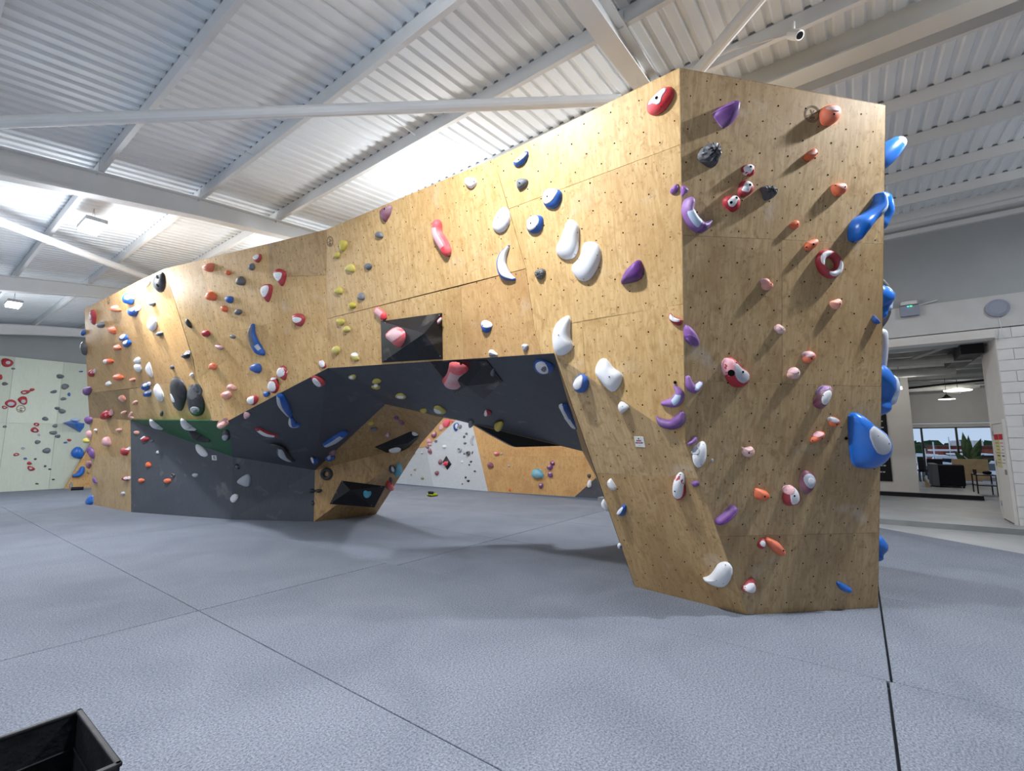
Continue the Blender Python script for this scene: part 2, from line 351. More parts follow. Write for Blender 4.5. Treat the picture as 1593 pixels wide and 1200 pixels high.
# ------------------------------------------------------------------ walls
def wallbox(name, parts):
    o = tag(empty(name), kind='structure')
    for nm, b_, m_ in parts: MB().box(*b_).build(nm, m_, o)
    return o
wr = wallbox('wall_right', [('cladding', (12.7, 12.9, -9, 23.3, 4.47, 6.6), 'wall_grey'), ('lintel', (12.66, 12.9, -9, 4.5, 3.84, 4.47), 'wall_light'),
    ('steel_lintel', (12.56, 12.92, -2.3, 4.5, 3.63, 3.80), 'wall_white'), ('wall_panel', (12.7, 12.9, 4.5, 23.3, 0, 4.47), 'wall_light'),
    ('wall_core', (12.78, 12.9, -9, -2.33, 0, 3.84), 'wall_light')])
for r in range(18):
    for c in range(4):
        y1 = -2.32-c*.45-(.225 if r % 2 else 0)
        y0 = y1-.44
        if c == 0 and r % 2: MB().box(12.70, 12.78, y1+.008, -2.32, r*.213, r*.213+.205).build('block', 'block_paint', wr)
        bevel(MB().box(12.70, 12.78, y0, y1, r*.213, r*.213+.205).build('block', 'block_paint', wr), .004, 1)
wallbox('wall_left', [('cladding', (-14, 12.9, 23.3, 23.5, 0, 7), 'wall_grey')])
wallbox('wall_back', [('cladding', (-14, 12.9, -9.2, -9, 0, 7), 'wall_grey')])
wallbox('wall_front', [('cladding', (-14.2, -14, -9.2, 23.5, 0, 7), 'wall_grey')])
# lounge walls: the passage wall flares slightly away from the doorway
def slab(name, pts, th, z0, z1, mat_, parent):
    a, b_ = Vector(pts[0]), Vector(pts[1]); d = (b_-a).normalized(); n = Vector((d.y, -d.x, 0))
    return MB().prism([(a.x, a.y, z0), (b_.x, b_.y, z0), (b_.x, b_.y, z1), (a.x, a.y, z1)], n, th).build(name, mat_, parent)
wp = tag(empty('wall_passage'), kind='structure')
slab('wall_panel', [(12.72, -2.31, 0), (13.8, -2.31, 0)], .25, 0, 3.75, 'wall_white', wp); slab('wall_panel', [(13.8, -2.31, 0), (15.6, -2.57, 0)], .25, 0, 3.75, 'wall_white', wp)
MB().box(15.35, 15.6, -9, -2.6, 0, 3.75).build('return_wall', 'wall_white', wp)
wi = wallbox('wall_inner', [('wall_panel', (17.65, 17.9, -1.33, 6.2, 0, 3.75), 'wall_white')])
wallbox('wall_lounge', [('end_wall', (12.9, 27.2, 6, 6.2, 0, 3.9), 'wall_white'), ('side_wall', (17.9, 27.2, -9.2, -9, 0, 3.9), 'wall_white')])
ww = wallbox('wall_window', [('blind_panel', (27.0, 27.2, -9, 6.2, 2.46, 3.9), 'wall_white'), ('pelmet', (26.93, 27.0, -9, 6.2, 2.28, 2.44), 'wall_white'), ('sill', (26.95, 27.2, -9, 6.2, 0, .22), 'wall_light')])
for k in range(1):
    wd = tag(empty('window_1', (27.05, 0, 0)), kind='structure')
    for y in [-8.2, -7.0, -5.95, -4.95, -3.42, -2.33+.02, -1.15, 0, 1.2, 2.4]:
        MB().box(26.98, 27.06, y-.035, y+.035, .22, 2.28).build('mullion', 'metal_dark', wd)
    MB().box(26.98, 27.06, -9, 3, 2.24, 2.29).build('window_head', 'metal_dark', wd)
    MB().box(27.02, 27.03, -9, 6.2, .22, 2.26).build('glass_pane', 'glass', wd)
# door in the passage wall
DV = Vector((1, 0, 0)); DN = Vector((-DV.y*-1, 0, 0))
dn = Vector((DV.y, -DV.x, 0)); dn = -dn if dn.y < 0 else dn      # towards the passage
def dpt(s, z, off=0): return Vector((12.62, -2.308, 0))+DV*s+Vector((0, 0, z))+dn*off
def dbox(mb, s0, s1, z0, z1, t0, t1):
    V = [dpt(s, z, t_) for s in (s0, s1) for t_ in (t0, t1) for z in (z0, z1)]
    return mb.add(V, [(0, 1, 3, 2), (4, 6, 7, 5), (0, 4, 5, 1), (2, 3, 7, 6), (0, 2, 6, 4), (1, 5, 7, 3)])
do = tag(empty('door_1', (13.1, -2.35, 0)), kind='structure')
dbox(MB(), .17, .99, .10, 1.98, .0, .03).build('door_leaf', 'door_white', do)
for a in ((.09, .16, .085, 2.06), (1.0, 1.07, .085, 2.06), (.16, 1.0, 1.99, 2.06)): dbox(MB(), *a, 0, .045).build('door_frame', 'wall_white', do)
for z in (.35, 1.15, 1.75): dbox(MB(), .985, 1.005, z, z+.10, .03, .048).build('hinge', 'steel', do)
dbox(MB(), .26, .28, 1.0, 1.10, .03, .06).build('keyhole_plate', 'steel', do)
dbox(MB(), .17, .99, .085, .10, -.01, .03).build('threshold_gap', 'hole', do)
for s0, s1, h0, h1 in ((.58, .92, 1.12, 1.78), (.24, .54, 1.08, 1.78)):
    pn = dbox(MB(), s0, s1, h0, h1, .03, .036).build('notice', 'yellow_print' if s0 > .5 else 'paper', do)
    dbox(MB(), s0, s1, h1-.11, h1, .036, .039).build('notice_header', 'red_print', pn)
    for q in range(7):
        z = h1-.18-q*.065; dbox(MB(), s0+.03, s1-.03-.05*(q % 3), z, z+.012 if q != 4 else z+.03, .036, .038).build('printed_line', 'stamp_ink' if s0 > .5 else 'red_print' if q < 3 else 'stamp_ink', pn)
# ------------------------------------------------------------------ ceiling of the hall
ROOF = [(-14.2, 3.36), (-1.05, 5.20), (.19, 5.38), (1.43, 5.55), (2.67, 5.71), (3.91, 5.845), (5.15, 5.98), (6.39, 6.09), (7.63, 6.196), (8.87, 6.27), (10.11, 6.32), (11.35, 6.37), (12.9, 6.46)]
def roofz(x):
    for i in range(len(ROOF)-1):
        if ROOF[i][0] <= x <= ROOF[i+1][0]:
            t_ = (x-ROOF[i][0])/(ROOF[i+1][0]-ROOF[i][0]); return ROOF[i][1]*(1-t_)+ROOF[i+1][1]*t_
    return ROOF[-1][1]
ce = tag(empty('ceiling', (0, 0, 6)), kind='structure')
PITCH = 1.24/7.32
prof = []
for k in range(6):
    y = k*PITCH; prof += [(y, 0), (y+PITCH*.50, 0), (y+PITCH*.62, .028), (y+PITCH*.88, .028)]
prof.append((6*PITCH, 0))
V = []; F = []
for x, z in ROOF:
    for y, h_ in prof: V.append((x, y, z+h_))
k = len(prof)
for i in range(len(ROOF)-1):
    for j in range(k-1): F.append((i*k+j, i*k+j+1, (i+1)*k+j+1, (i+1)*k+j))
sh = mk('roof_sheet', V, F, 'roof_white', ce, origin=(0, 0, 0)); SHM = sh.data
Y0 = -9.2; n_sheet = int(33/(6*PITCH))+1
sh.location.y = Y0
for i in range(1, n_sheet):
    o = sh.copy(); COL.objects.link(o); o.parent = ce; o.location = sh.location.copy(); o.location.y = Y0+i*6*PITCH
MB().prism([(x, Y0-.5, z+.06) for x, z in ROOF]+[(12.9, Y0-.5, 7.2), (-14.2, Y0-.5, 7.2)], (0, 1, 0), 34).build('roof_deck', 'roof_white', ce)
px_ = [-13.45+1.24*i for i in range(10)]+[p[0] for p in ROOF[1:-1]]
seen = []
for x in sorted(px_):
    if seen and x-seen[-1] < .7: continue
    seen.append(x); z = roofz(x)-.002
    pf = [(0, 0), (0, -.17), (.055, -.17), (.055, -.155), (.012, -.155), (.012, -.012), (.06, -.012), (.06, 0)]
    mb = MB(); mb.prism([(x+a, Y0, z+c) for a, c in pf], (0, 1, 0), 32.6)
    mb.build('purlin', 'steel_white', ce)
    if x > -6:
        mb = MB()
        for i in range(6*n_sheet):
            y = Y0+(i+.62)*PITCH; mb.add([(x-.004, y-.015, z+.001), (x-.004, y+PITCH*.28+.012, z+.001), (x-.004, y+PITCH*.26, z+.029), (x-.004, y, z+.029)], [(0, 1, 2, 3)])
        mb.build('rib_closure', 'filler', ce)['kind'] = 'stuff'
def ibeam_x(name, y, x0, x1, ztop, zbot, mat_='steel_white', fw=.18, seg=8):
    mb = MB()
    def rail(ya, yb, fa, fb):
        V = []; F = []
        for i in range(seg+1):
            x = x0+(x1-x0)*i/seg; V += [(x, ya, fa(x)), (x, yb, fa(x)), (x, yb, fb(x)), (x, ya, fb(x))]
        for i in range(seg):
            for j in range(4): F.append((i*4+j, i*4+(j+1) % 4, i*4+4+(j+1) % 4, i*4+4+j))
        F += [(0, 1, 2, 3), (seg*4+3, seg*4+2, seg*4+1, seg*4)]; mb.add(V, F)
    rail(y-fw/2, y+fw/2, lambda x: zbot(x), lambda x: zbot(x)+.016)
    rail(y-fw/2, y+fw/2, lambda x: ztop(x)-.016, ztop)
    rail(y-.006, y+.006, lambda x: zbot(x)+.01, lambda x: ztop(x)-.01)
    return mb.build(name, mat_, ce)
zb = lambda x: 4.78+.165*x if x < 6 else min(5.77+(x-6)*.05, 6.0)
for y in (-5.1, 1.60, 8.3, 15.15, 22.0):
    ibeam_x('rafter', y, -14, 12.7, lambda x: roofz(x)-.175, lambda x: min(zb(x), roofz(x)-.40))
# long spine beam and eaves beam
mb = MB().box(5.79, 5.80, Y0, 23.4, 5.76, 6.05).box(5.70, 5.96, Y0, 23.4, 5.745, 5.76)
mb.build('spine_beam', 'rafter_cream', ce)
MB().box(12.35, 12.7, Y0, 23.3, 6.25, 6.45).box(12.45, 12.7, Y0, 23.3, 6.18, 6.25).build('eaves_beam', 'steel_white', ce)
MB().box(12.62, 12.7, Y0, 23.3, 6.02, 6.12).build('eaves_trim', 'steel_white', ce)
def brace(a, b_, r=.06):
    a, b_ = Vector(a), Vector(b_); MB().tube([a, b_], r, 14).build('brace_pipe', 'steel_white', ce, smooth=False)
A_, B_ = atz(0, 190, 5.02), atz(965, 156, 5.42); brace(A_+(A_-B_)*.25, B_, .062)
A_, B_ = atz(0, 345, 5.05), atz(215, 427, 5.35); brace(A_+(A_-B_)*.35, B_+(B_-A_)*.5, .07)
A_, B_ = atz(1085, 112, 5.55), atz(1180, -2, 5.62); brace(A_+(A_-B_)*.15, B_+(B_-A_)*1.2, .065)
for x, y in [(.9, 1.2), (2.1, 6.4), (2.0, 11.9), (3.2, 4.4), (3.3, 11.4), (.8, 5.0)]:      # thin sag rods between the purlins
    MB().tube([(x-.6, y, roofz(x-.6)-.04), (x+.64, y+.05, roofz(x+.64)-.14)], .006, 5).build('sag_rod', 'steel_white', ce)
# haunch plates where purlins meet the rafter
for x in seen:
    if -2 < x < 6:
        for y in (1.6, 8.3, 15.15): MB().box(x-.008, x, y-.07, y+.07, roofz(x)-.22, roofz(x)-.03).build('cleat_plate', 'steel_white', ce)

# high bay lamps
for i, (x, y, z, ka, kg, dz) in enumerate(LAMPS):
    vis = {(1.75, 10.1): 'bright rectangular high bay lamp hanging under the roof behind the near rafter', (1.68, 17.3): 'smaller, more distant high bay lamp low at the far left under the roof'}.get((x, y))
    if vis: r_ = empty('high_bay_lamp', (x, y, z)); tag(r_, vis, 'lamp', 'high bay lamps under the roof')
    else: r_ = ce
    bevel(MB().box(x-.14, x+.14, y-.30, y+.30, z-.02, z+.05).build('lamp_housing', 'lamp_body', r_), .01)
    MB().box(x-.12, x+.12, y-.28, y+.28, z-.07, z-.021).build('led_panel', 'lamp_glow', r_)
    for s in (-.15, .15): MB().tube([(x, y+s, z+.05), (x, y, min(z+.30, roofz(x)-.02))], .004, 5).build('hanging_wire', 'steel', r_)
# bullet camera on the pipe
q = atz(1236, 54, 5.62); c_ = empty('security_camera', q); tag(c_, 'small white bullet security camera with a black lens under the roof beams', 'camera')
d_ = (CAM-q).normalized(); d_ = (d_+Vector((.35, -.35, 0))).normalized()
MB().tube([q+d_*.10, q+d_*.09, q-d_*.07, q-d_*.09], [.04, .047, .047, .03], 16).build('camera_body', 'wall_white', c_, smooth=False)
MB().tube([q+d_*.098, q+d_*.103], [.034, .03], 16).build('lens', 'lens_black', c_)
MB().tube([q-d_*.02, q+Vector((0, 0, .14))], .014, 8).build('mount', 'wall_white', c_)
MB().tube([q-d_*.08, q+Vector((-.15, .5, .02)), q+Vector((-.15, 1.4, .06))], .012, 6).build('cable_conduit', 'steel_white', c_)

# ------------------------------------------------------------------ the big freestanding boulder
ZT = 4.5
fD = atz(1366, 946); fC = atz(1163, 957); tB = atz(1378, 163, ZT)
P_R = Pl(fD, fC, tB); E_ = P_R.on(1066, 690); A_ = P_R.on(1057, 105); H_ = atz(508, 357, ZT)
P_M = Pl(A_, E_, H_); F_ = P_M.on(862, 550); I_ = P_M.on(510, 573); G_ = atz(988, 913)
P_L = Pl(E_, F_, fC)
T_ = atz(256, 418, ZT); T2_ = atz(131, 481, ZT)
P_L2 = Pl(T_, H_, I_); J_ = P_L2.on(355, 655)
b1 = atz(204, 797); r_ = ray(203, 654); K_ = CAM+r_*(math.hypot(b1.x, b1.y)/math.hypot(r_.x, r_.y))
P_L1 = Pl(T_, T2_, K_); fl = atz(143, 785); P_L0 = Pl(K_, b1, fl)
a1 = atz(488, 812); b2 = atz(585, 800); r_ = ray(490, 732); Pp = CAM+r_*(math.hypot(a1.x, a1.y)/math.hypot(r_.x, r_.y))
def scl(x, y, s, X):                            # along the ray to X
    return atX(x, y, X)
V600 = atX(600, 629, 5.39); V708 = atX(708, 653, 5.54); V906 = atX(906, 702, 7.0); V655 = atX(655, 690, 6.6); V690 = atX(690, 650, 5.75)
N_ = atX(362, 711, 4.45); m1 = atz(360, 808.5)
P_GW1 = Pl(b1, m1, K_); P_GW2 = Pl(m1, a1, Pp)
P_G = Pl(K_, J_, N_); P_S1 = Pl(J_, I_, Pp); P_S2 = Pl(I_, F_, V708); P_S2b = Pl(I_, V600, Pp)
P_I1 = Pl(a1, Pp, V655); P_I2 = Pl(Pp, V600, V655)
bo = empty('climbing_boulder', (5.2, 6, 0)); tag(bo, 'huge freestanding plywood climbing boulder with an arch through its dark grey underside', 'climbing wall')
def panel(plane, px, mat_, name='plywood_panel', gap=.0007, th=.018, parent=bo, off=0.0):
    P = [plane.loc(plane.on(x, y)) for x, y in px]
    if area2(P) < 0: P = P[::-1]
    P = inset(P, gap); n = len(P)
    # chamfered front edge so that each sheet reads
    V = [plane.at(q, off+.0) for q in inset(P, .0015)]+[plane.at(q, off-.0015) for q in P]+[plane.at(q, off-th) for q in P]
    uv = [q for q in inset(P, .0015)]+P+P
    F = [tuple(range(n)), tuple(range(3*n-1, 2*n-1, -1))]
    for i in range(n):
        j = (i+1) % n; F += [(i, i+n, j+n, j), (i+n, i+2*n, j+2*n, j+n)]
    return mk(name, V, F, mat_, parent, uv=uv)
def tri(pts, mat_, name='painted_panel', parent=bo, th=.018):   # panel from 3D corners (may be very slightly warped)
    pl = Pl(pts[0], pts[1], pts[2]); n = len(pts); pts = [Vector(p) for p in pts]; uv = [pl.loc(p) for p in pts]
    V = pts+[p-pl.n*th for p in pts]
    F = [(0, i, i+1) for i in range(1, n-1)]+[(n, n+i+1, n+i) for i in range(1, n-1)]+[(i, i+n, (i+1) % n+n, (i+1) % n) for i in range(n)]
    return mk(name, V, F, mat_, parent, uv=uv+uv)
# main long face
for px in [[(508, 357), (768, 247), (818, 418), (507, 496.5)], [(768, 247), (1057, 105), (1058.8, 225), (791.5, 325)],
           [(791.6, 325.2), (1058.8, 225), (1062.7, 473), (832, 515), (818, 418)],
           [(507, 496.7), (716.7, 445.3), (721.7, 559.3), (510, 573)], [(716.7, 445.2), (818, 418.5), (832, 515), (842, 551.3), (721.7, 559.2)],
           [(832, 515), (906, 498.7), (911, 583.6), (862, 550), (842, 551.3)], [(906, 498.5), (1062.7, 473.2), (1066, 690), (911, 583.6)]]:
    panel(P_M, px, 'plywood_warm' if px[0] == (716.7, 445.2) else 'plywood')
# end face
panel(P_R, [(1057, 105), (1378, 163), (1375.3, 380), (1216, 373), (1061, 366)], 'plywood_end')
panel(P_R, [(1061, 366), (1216, 373), (1217, 597), (1064.6, 591)], 'plywood_end')
panel(P_R, [(1216, 373), (1375.3, 380), (1371.8, 602), (1217, 597)], 'plywood_end')
panel(P_R, [(1064.6, 591), (1217, 597), (1371.8, 602), (1368, 829), (1118.6, 835), (1066, 690)], 'plywood_end')
panel(P_R, [(1118.6, 835), (1368, 829), (1366, 946), (1163, 957)], 'plywood_end')
# inward leaning leg
panel(P_L, [(862, 550), (1066, 690), (1086, 744.8), (982, 739.5), (927, 736)], 'plywood_end')
panel(P_L, [(927, 736), (982, 739.5), (1086, 744.8), (1163, 957), (988, 913)], 'plywood_brown')
# second long face, and the left end
panel(P_L2, [(256, 418), (310, 404.6), (352, 560), (306, 590), (301, 560)], 'plywood'); 
panel(P_L2, [(310, 404.6), (417, 379.4), (423, 503), (341, 521)], 'plywood')
panel(P_L2, [(417, 379.4), (508, 357), (507.6, 428), (419.4, 432)], 'plywood_brown')
panel(P_L2, [(419.4, 432), (507.6, 428), (510, 573), (433, 613), (423, 503)], 'plywood')
panel(P_L2, [(341, 521), (423, 503), (433, 613), (355, 655), (330, 655), (318, 612), (306, 590), (352, 560)], 'plywood')
l1 = [[(131, 481), (216, 437), (230, 520), (133.5, 545)], [(216, 437), (256, 418), (300, 560), (306, 590), (244, 600), (230, 520)], [(133.5, 545), (230, 520), (244, 600), (136.5, 612)],
      [(244, 600), (306, 590), (318, 612), (330, 655), (203, 654), (201, 605.5)]]
for px in l1: panel(P_L1, px, 'plywood_warm' if px is not l1[3] else 'plywood')
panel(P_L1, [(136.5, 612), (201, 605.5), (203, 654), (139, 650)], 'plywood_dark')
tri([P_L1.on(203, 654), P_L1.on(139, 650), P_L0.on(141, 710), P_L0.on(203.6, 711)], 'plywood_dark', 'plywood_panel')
tri([P_L0.on(203.6, 711), P_L0.on(141, 710), fl, b1], 'plywood_end', 'plywood_panel')
# dark grey soffits and lower wall, green overhang
tri([K_, J_, N_], 'green_paint'); tri([b1, m1, N_, K_], 'grey_paint'); tri([m1, a1, Pp, N_], 'grey_paint')
tri([P_L1.on(330, 655), J_, K_], 'green_paint')
tri([J_, I_, Pp, N_], 'grey_paint'); tri([I_, V600, Pp], 'grey_paint'); tri([I_, V708, V600], 'grey_paint'); tri([I_, F_, V708], 'grey_paint'); tri([F_, V906, V708], 'grey_paint')
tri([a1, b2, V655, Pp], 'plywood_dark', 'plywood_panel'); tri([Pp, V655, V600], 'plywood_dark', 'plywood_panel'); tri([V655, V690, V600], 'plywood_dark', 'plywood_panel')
Mt_ = P_M.on(768, 247)
# hidden timber body: top, back and the far sides
B2 = Vector((7.2, .2, ZT)); D2 = Vector((8.2, .6, 0)); G2 = Vector((7.35, 3.06, 0)); H2 = Vector((6.2, 7.0, ZT)); T2b = Vector((5.5, 14.5, ZT)); LB = Vector((7.0, 15.5, 0))
mb = MB(); 
def poly(*p): mb.add(p, [tuple(range(len(p)))])
for q in ((A_, tB, B2), (A_, B2, H2), (A_, H2, Mt_), (Mt_, H2, H_), (H_, H2, T2b), (H_, T2b, T_), (T_, T2b, T2_), (tB, fD, D2, B2), (F_, G_, G2, V906), (B2, D2, G2), (B2, G2, V906), (B2, V906, V708), (B2, V708, H2), (H2, V708, V690),
          (H2, V690, V655), (H2, V655, b2), (H2, b2, LB), (H2, LB, T2b), (T2b, LB, fl), (T2b, fl, P_L1.on(139, 650)), (T2b, P_L1.on(139, 650), T2_)):
    nn = Vector((0, 0, 0)); poly(*[p-Vector((0, 0, .004)) for p in q])
mb.build('timber_body', 'ply_edge', bo)
# bolt holes in a staggered quarter-metre grid
def holes(plane, poly, step=.26, r=.0068, a=0.0, reg=None):
    mb = MB(); L = [plane.loc(plane.on(x, y)) for x, y in poly]
    x0, x1 = min(p[0] for p in L), max(p[0] for p in L); y0, y1 = min(p[1] for p in L), max(p[1] for p in L); j = 0
    rn = random.Random(3); y = y0+.1
    while y < y1:
        x = x0+.11+(step/2 if j % 2 else 0)
        while x < x1:
            xx, yy = x+rn.uniform(-.006, .006), y+rn.uniform(-.006, .006); P3 = plane.at((xx, yy), .0012); q = topx(P3)
            if inpoly(L, xx, yy) and all(inpoly(L, xx+dx, yy+dy) for dx, dy in ((.04, 0), (-.04, 0), (0, .04), (0, -.04))): mb.disc(P3, plane.n, r*rn.uniform(.8, 1.15), 8)
            if rn.random() < .10: 
                x2, y2 = x+rn.uniform(-.1, .1), y+rn.uniform(-.1, .1)
                if inpoly(L, x2, y2): mb.disc(plane.at((x2, y2), .0012), plane.n, r*.5, 6)
            x += step
        y += step/2; j += 1
    mb.build('bolt_hole_grid', 'hole', bo)['kind'] = 'stuff'
PX_M = [(1057, 105), (508, 357), (510, 573), (862, 550), (1066, 690)]; PX_R = [(1057, 105), (1378, 163), (1366, 946), (1163, 957), (1066, 690)]
PX_L = [(862, 550), (1066, 690), (1163, 957), (988, 913)]; PX_L2 = [(256, 418), (508, 357), (510, 573), (355, 655), (330, 655)]; PX_L1 = [(131, 481), (256, 418), (330, 655), (203, 654), (139, 650)]
for pl_, px in ((P_M, PX_M), (P_R, PX_R), (P_L, PX_L), (P_L2, PX_L2), (P_L1, PX_L1)): holes(pl_, px)

# ------------------------------------------------------------------ climbing walls along the far sides of the hall
fw = empty('climbing_wall', (12.4, 12, 0)); tag(fw, 'distant climbing wall of pale blue-grey facets and plywood seen through the arch', 'climbing wall')
P_FW = Pl((12.45, 15.4, 0), (12.45, 7, 0), (12.45, 7, 4))
P_IC = Pl((12.40, 15.4, 0), (12.40, 7, 0), (12.25, 7, 4))
panel(P_FW, [(590, 750.5), (616, 752.2), (674.6, 757.6), (662, 696), (631.6, 701), (590, 708)], 'ice_panel', 'painted_panel', parent=fw)
panel(P_FW, [(674.6, 757.6), (759.3, 764.8), (728.4, 633), (706, 657), (665.5, 695), (662, 696)], 'ice_panel', 'painted_panel', parent=fw, off=.0008)
panel(P_FW, [(590, 708), (631.6, 701), (665.5, 695), (706, 657), (728.4, 633), (717, 587), (590, 585)], 'plywood_warm', parent=fw)
panel(P_FW, [(728.4, 633), (746, 709.5), (945, 711), (955, 640), (955, 580), (716, 585)], 'plywood_warm', parent=fw)
panel(P_FW, [(746, 709.5), (945, 711), (960, 712), (930, 741), (893.8, 773.4), (759.3, 764.8)], 'plywood_warm', parent=fw)
panel(P_FW, [(893.8, 773.4), (965, 778.2), (965, 706), (930, 741)], 'grey_paint', 'painted_panel', parent=fw)
lw = empty('climbing_wall', (4, 22.9, 0)); tag(lw, 'distant pale green-white climbing wall at the far left edge of the hall', 'climbing wall')
P_LW = Pl((0, 22.85, 0), (4, 22.85, 0), (4, 22.85, 4))
for x0 in [i*1.22-4.9 for i in range(14)]:
    for z0, z1 in ((0, 2.28), (2.28, 4.52)):
        if x0 > 11.0: continue
        P = inset([(x0, z0), (x0+1.22, z0), (x0+1.22, z1), (x0, z1)], .003)
        mk('painted_panel', [(a, 22.85, b_) for a, b_ in P]+[(a, 22.87, b_) for a, b_ in P], [(3, 2, 1, 0), (4, 5, 6, 7), (0, 1, 5, 4), (1, 2, 6, 5), (2, 3, 7, 6), (3, 0, 4, 7)], 'pale_panel', lw, uv=P+P)
wedge = [P_LW.on(99, 760.5), P_LW.on(150, 762), P_LW.on(160, 655)]
mb = MB(); mb.prism([p+Vector((0, -.14, 0)) for p in wedge], (0, 1, 0), .14); wv = mb.build('corner_panel', 'plywood_warm', lw)
wv.data.uv_layers.new(name='UVMap')
for lp in wv.data.loops:
    c = wv.data.vertices[lp.vertex_index].co; wv.data.uv_layers[0].data[lp.index].uv = (c.x, c.z)

FACES = {'M': (P_M, PX_M), 'R': (P_R, PX_R), 'L': (P_L, PX_L), 'L2': (P_L2, PX_L2), 'L1': (P_L1, PX_L1),
         'L0': (P_L0, [(139, 650), (203, 654), (204, 797), (143, 785)]), 'G': (P_G, [(203, 654), (355, 655), (362, 711)]),
         'GWa': (Pl(b1, m1, N_), [(204, 797), (360, 808), (362, 711)]), 'GWb': (Pl(b1, N_, K_), [(204, 797), (362, 711), (203, 654)]),
         'GW2a': (Pl(m1, a1, Pp), [(360, 808), (488, 812), (490, 732)]), 'GW2b': (Pl(m1, Pp, N_), [(360, 808), (490, 732), (362, 711)]),
         'S1a': (Pl(J_, I_, Pp), [(355, 655), (510, 573), (490, 732)]), 'S1b': (Pl(J_, Pp, N_), [(355, 655), (490, 732), (362, 711)]), 'I1a': (Pl(a1, b2, V655), [(488, 812), (585, 800), (655, 690)]), 'S2b': (Pl(I_, V600, Pp), [(510, 573), (600, 629), (490, 732)]),
         'S3': (Pl(I_, V708, V600), [(510, 573), (708, 653), (600, 629)]), 'S2': (P_S2, [(510, 573), (862, 550), (708, 653)]), 'S4': (Pl(F_, V906, V708), [(862, 550), (906, 702), (708, 653)]),
         'I1': (P_I1, [(490, 732), (655, 690), (488, 812)]), 'I2': (P_I2, [(490, 732), (600, 629), (655, 690)]), 'I3': (Pl(V655, V690, V600), [(655, 690), (600, 629), (690, 650)]),
         'FW': (P_FW, []), 'LW': (P_LW, [])}
WHERE = {'M': 'on the broad front face', 'R': 'on the narrow right end face', 'L': 'on the leg right of the arch', 'L2': 'on the plywood left of centre', 'L1': 'on the lamp-lit far left plywood', 'L0': 'low on the far left plywood',
         'G': 'on the green overhang', 'GW': 'on the grey lower wall', 'GW2': 'on the grey lower wall', 'S1': 'on the sloping grey underside', 'S2b': 'on the sloping grey underside', 'S3': 'on the grey arch roof', 'S2': 'on the grey arch roof', 'S4': 'on the grey arch roof',
         'GWa': 'on the grey lower wall', 'GWb': 'on the grey lower wall', 'GW2a': 'on the grey lower wall', 'GW2b': 'on the grey lower wall', 'S1a': 'on the sloping grey underside', 'S1b': 'on the sloping grey underside', 'I1a': 'on shaded plywood inside the arch', 'I1': 'on shaded plywood inside the arch', 'I2': 'on shaded plywood inside the arch', 'I3': 'on shaded plywood inside the arch', 'FW': 'on the far wall through the arch', 'LW': 'on the pale far left wall', 'flank': 'past the boulder\'s right edge',
         'V1': 'on the black square volume', 'V2': 'on the volume under the arch', 'V3': 'on the long volume inside the arch', 'V4': 'on the low volume inside the arch', 'V6': 'on the small diamond volume', 'V7': 'on the blue wedge volume'}
def face_at(x, y):
    for k, (pl, poly) in FACES.items():
        if poly and inpoly(poly, x, y): return k
    return None

# ------------------------------------------------------------------ climbing holds
# crops used to read positions off the photograph: origin and magnification
CR = {'A': (100, 380, 5), 'B': (100, 600, 5), 'C': (370, 360, 6), 'D': (370, 530, 6), 'E': (560, 230, 6), 'F': (560, 400, 6), 'G': (760, 220, 4.8), 'H': (760, 450, 4.8),
      'a': (980, 90, 6), 'b': (1180, 120, 5.714), 'c': (1020, 260, 6), 'd': (1200, 300, 6), 'e': (1020, 450, 6), 'f': (1200, 480, 5.455), 'g': (920, 640, 5.454), 'h': (1060, 660, 4),
      'w': (0, 480, 4), 'x': (470, 560, 4.615), 'y': (600, 640, 4.425), 'p': (0, 0, 1)}
CWORD = {'white': 'white', 'black': 'black', 'grey': 'dark grey', 'darkgrey': 'charcoal grey', 'orange': 'orange', 'salmon': 'chalky salmon orange', 'red': 'dark red', 'brightred': 'bright red', 'blue': 'deep blue', 'skyblue': 'glossy blue',
         'purple': 'purple', 'violet': 'light purple', 'yellow': 'yellow', 'pink': 'chalky pink', 'cyan': 'cyan', 'hotred': 'vivid red', 'plum': 'plum red', 'paleblue': 'pale blue', 'palegrey': 'pale grey', 'olive': 'olive', }
HOLDS = []
def sm(P, it=2):                                 # Chaikin smoothing of a closed outline
    for _ in range(it):
        Q = []
        for i in range(len(P)):
            a, b_ = P[i], P[(i+1) % len(P)]
            Q += [(a[0]*.75+b_[0]*.25, a[1]*.75+b_[1]*.25), (a[0]*.25+b_[0]*.75, a[1]*.25+b_[1]*.75)]
        P = Q
    return P
def resample(P, n):
    L = [0]
    for i in range(len(P)): L.append(L[-1]+math.dist(P[i], P[(i+1) % len(P)]))
    out = []; T = L[-1]; j = 0
    for k_ in range(n):
        t_ = T*k_/n
        while L[j+1] < t_: j += 1
        f = (t_-L[j])/max(1e-9, L[j+1]-L[j]); a, b_ = P[j], P[(j+1) % len(P)]
        out.append((a[0]+(b_[0]-a[0])*f, a[1]+(b_[1]-a[1])*f))
    return out
def ell(cx, cy, w, h, rot=0, n=22, irr=0, rn=None):
    c, s_ = math.cos(math.radians(rot)), math.sin(math.radians(rot)); P = []
    k1, k2 = (rn.uniform(0, 6.3), rn.uniform(0, 6.3)) if rn else (0, 0)
    for i in range(n):
        t_ = 2*PI*i/n; k_ = 1+irr*(.5*math.sin(2*t_+k1)+.5*math.sin(3*t_+k2))
        x, y = w/2*math.cos(t_)*k_, h/2*math.sin(t_)*k_; P.append((cx+x*c-y*s_, cy+x*s_+y*c))
    return P
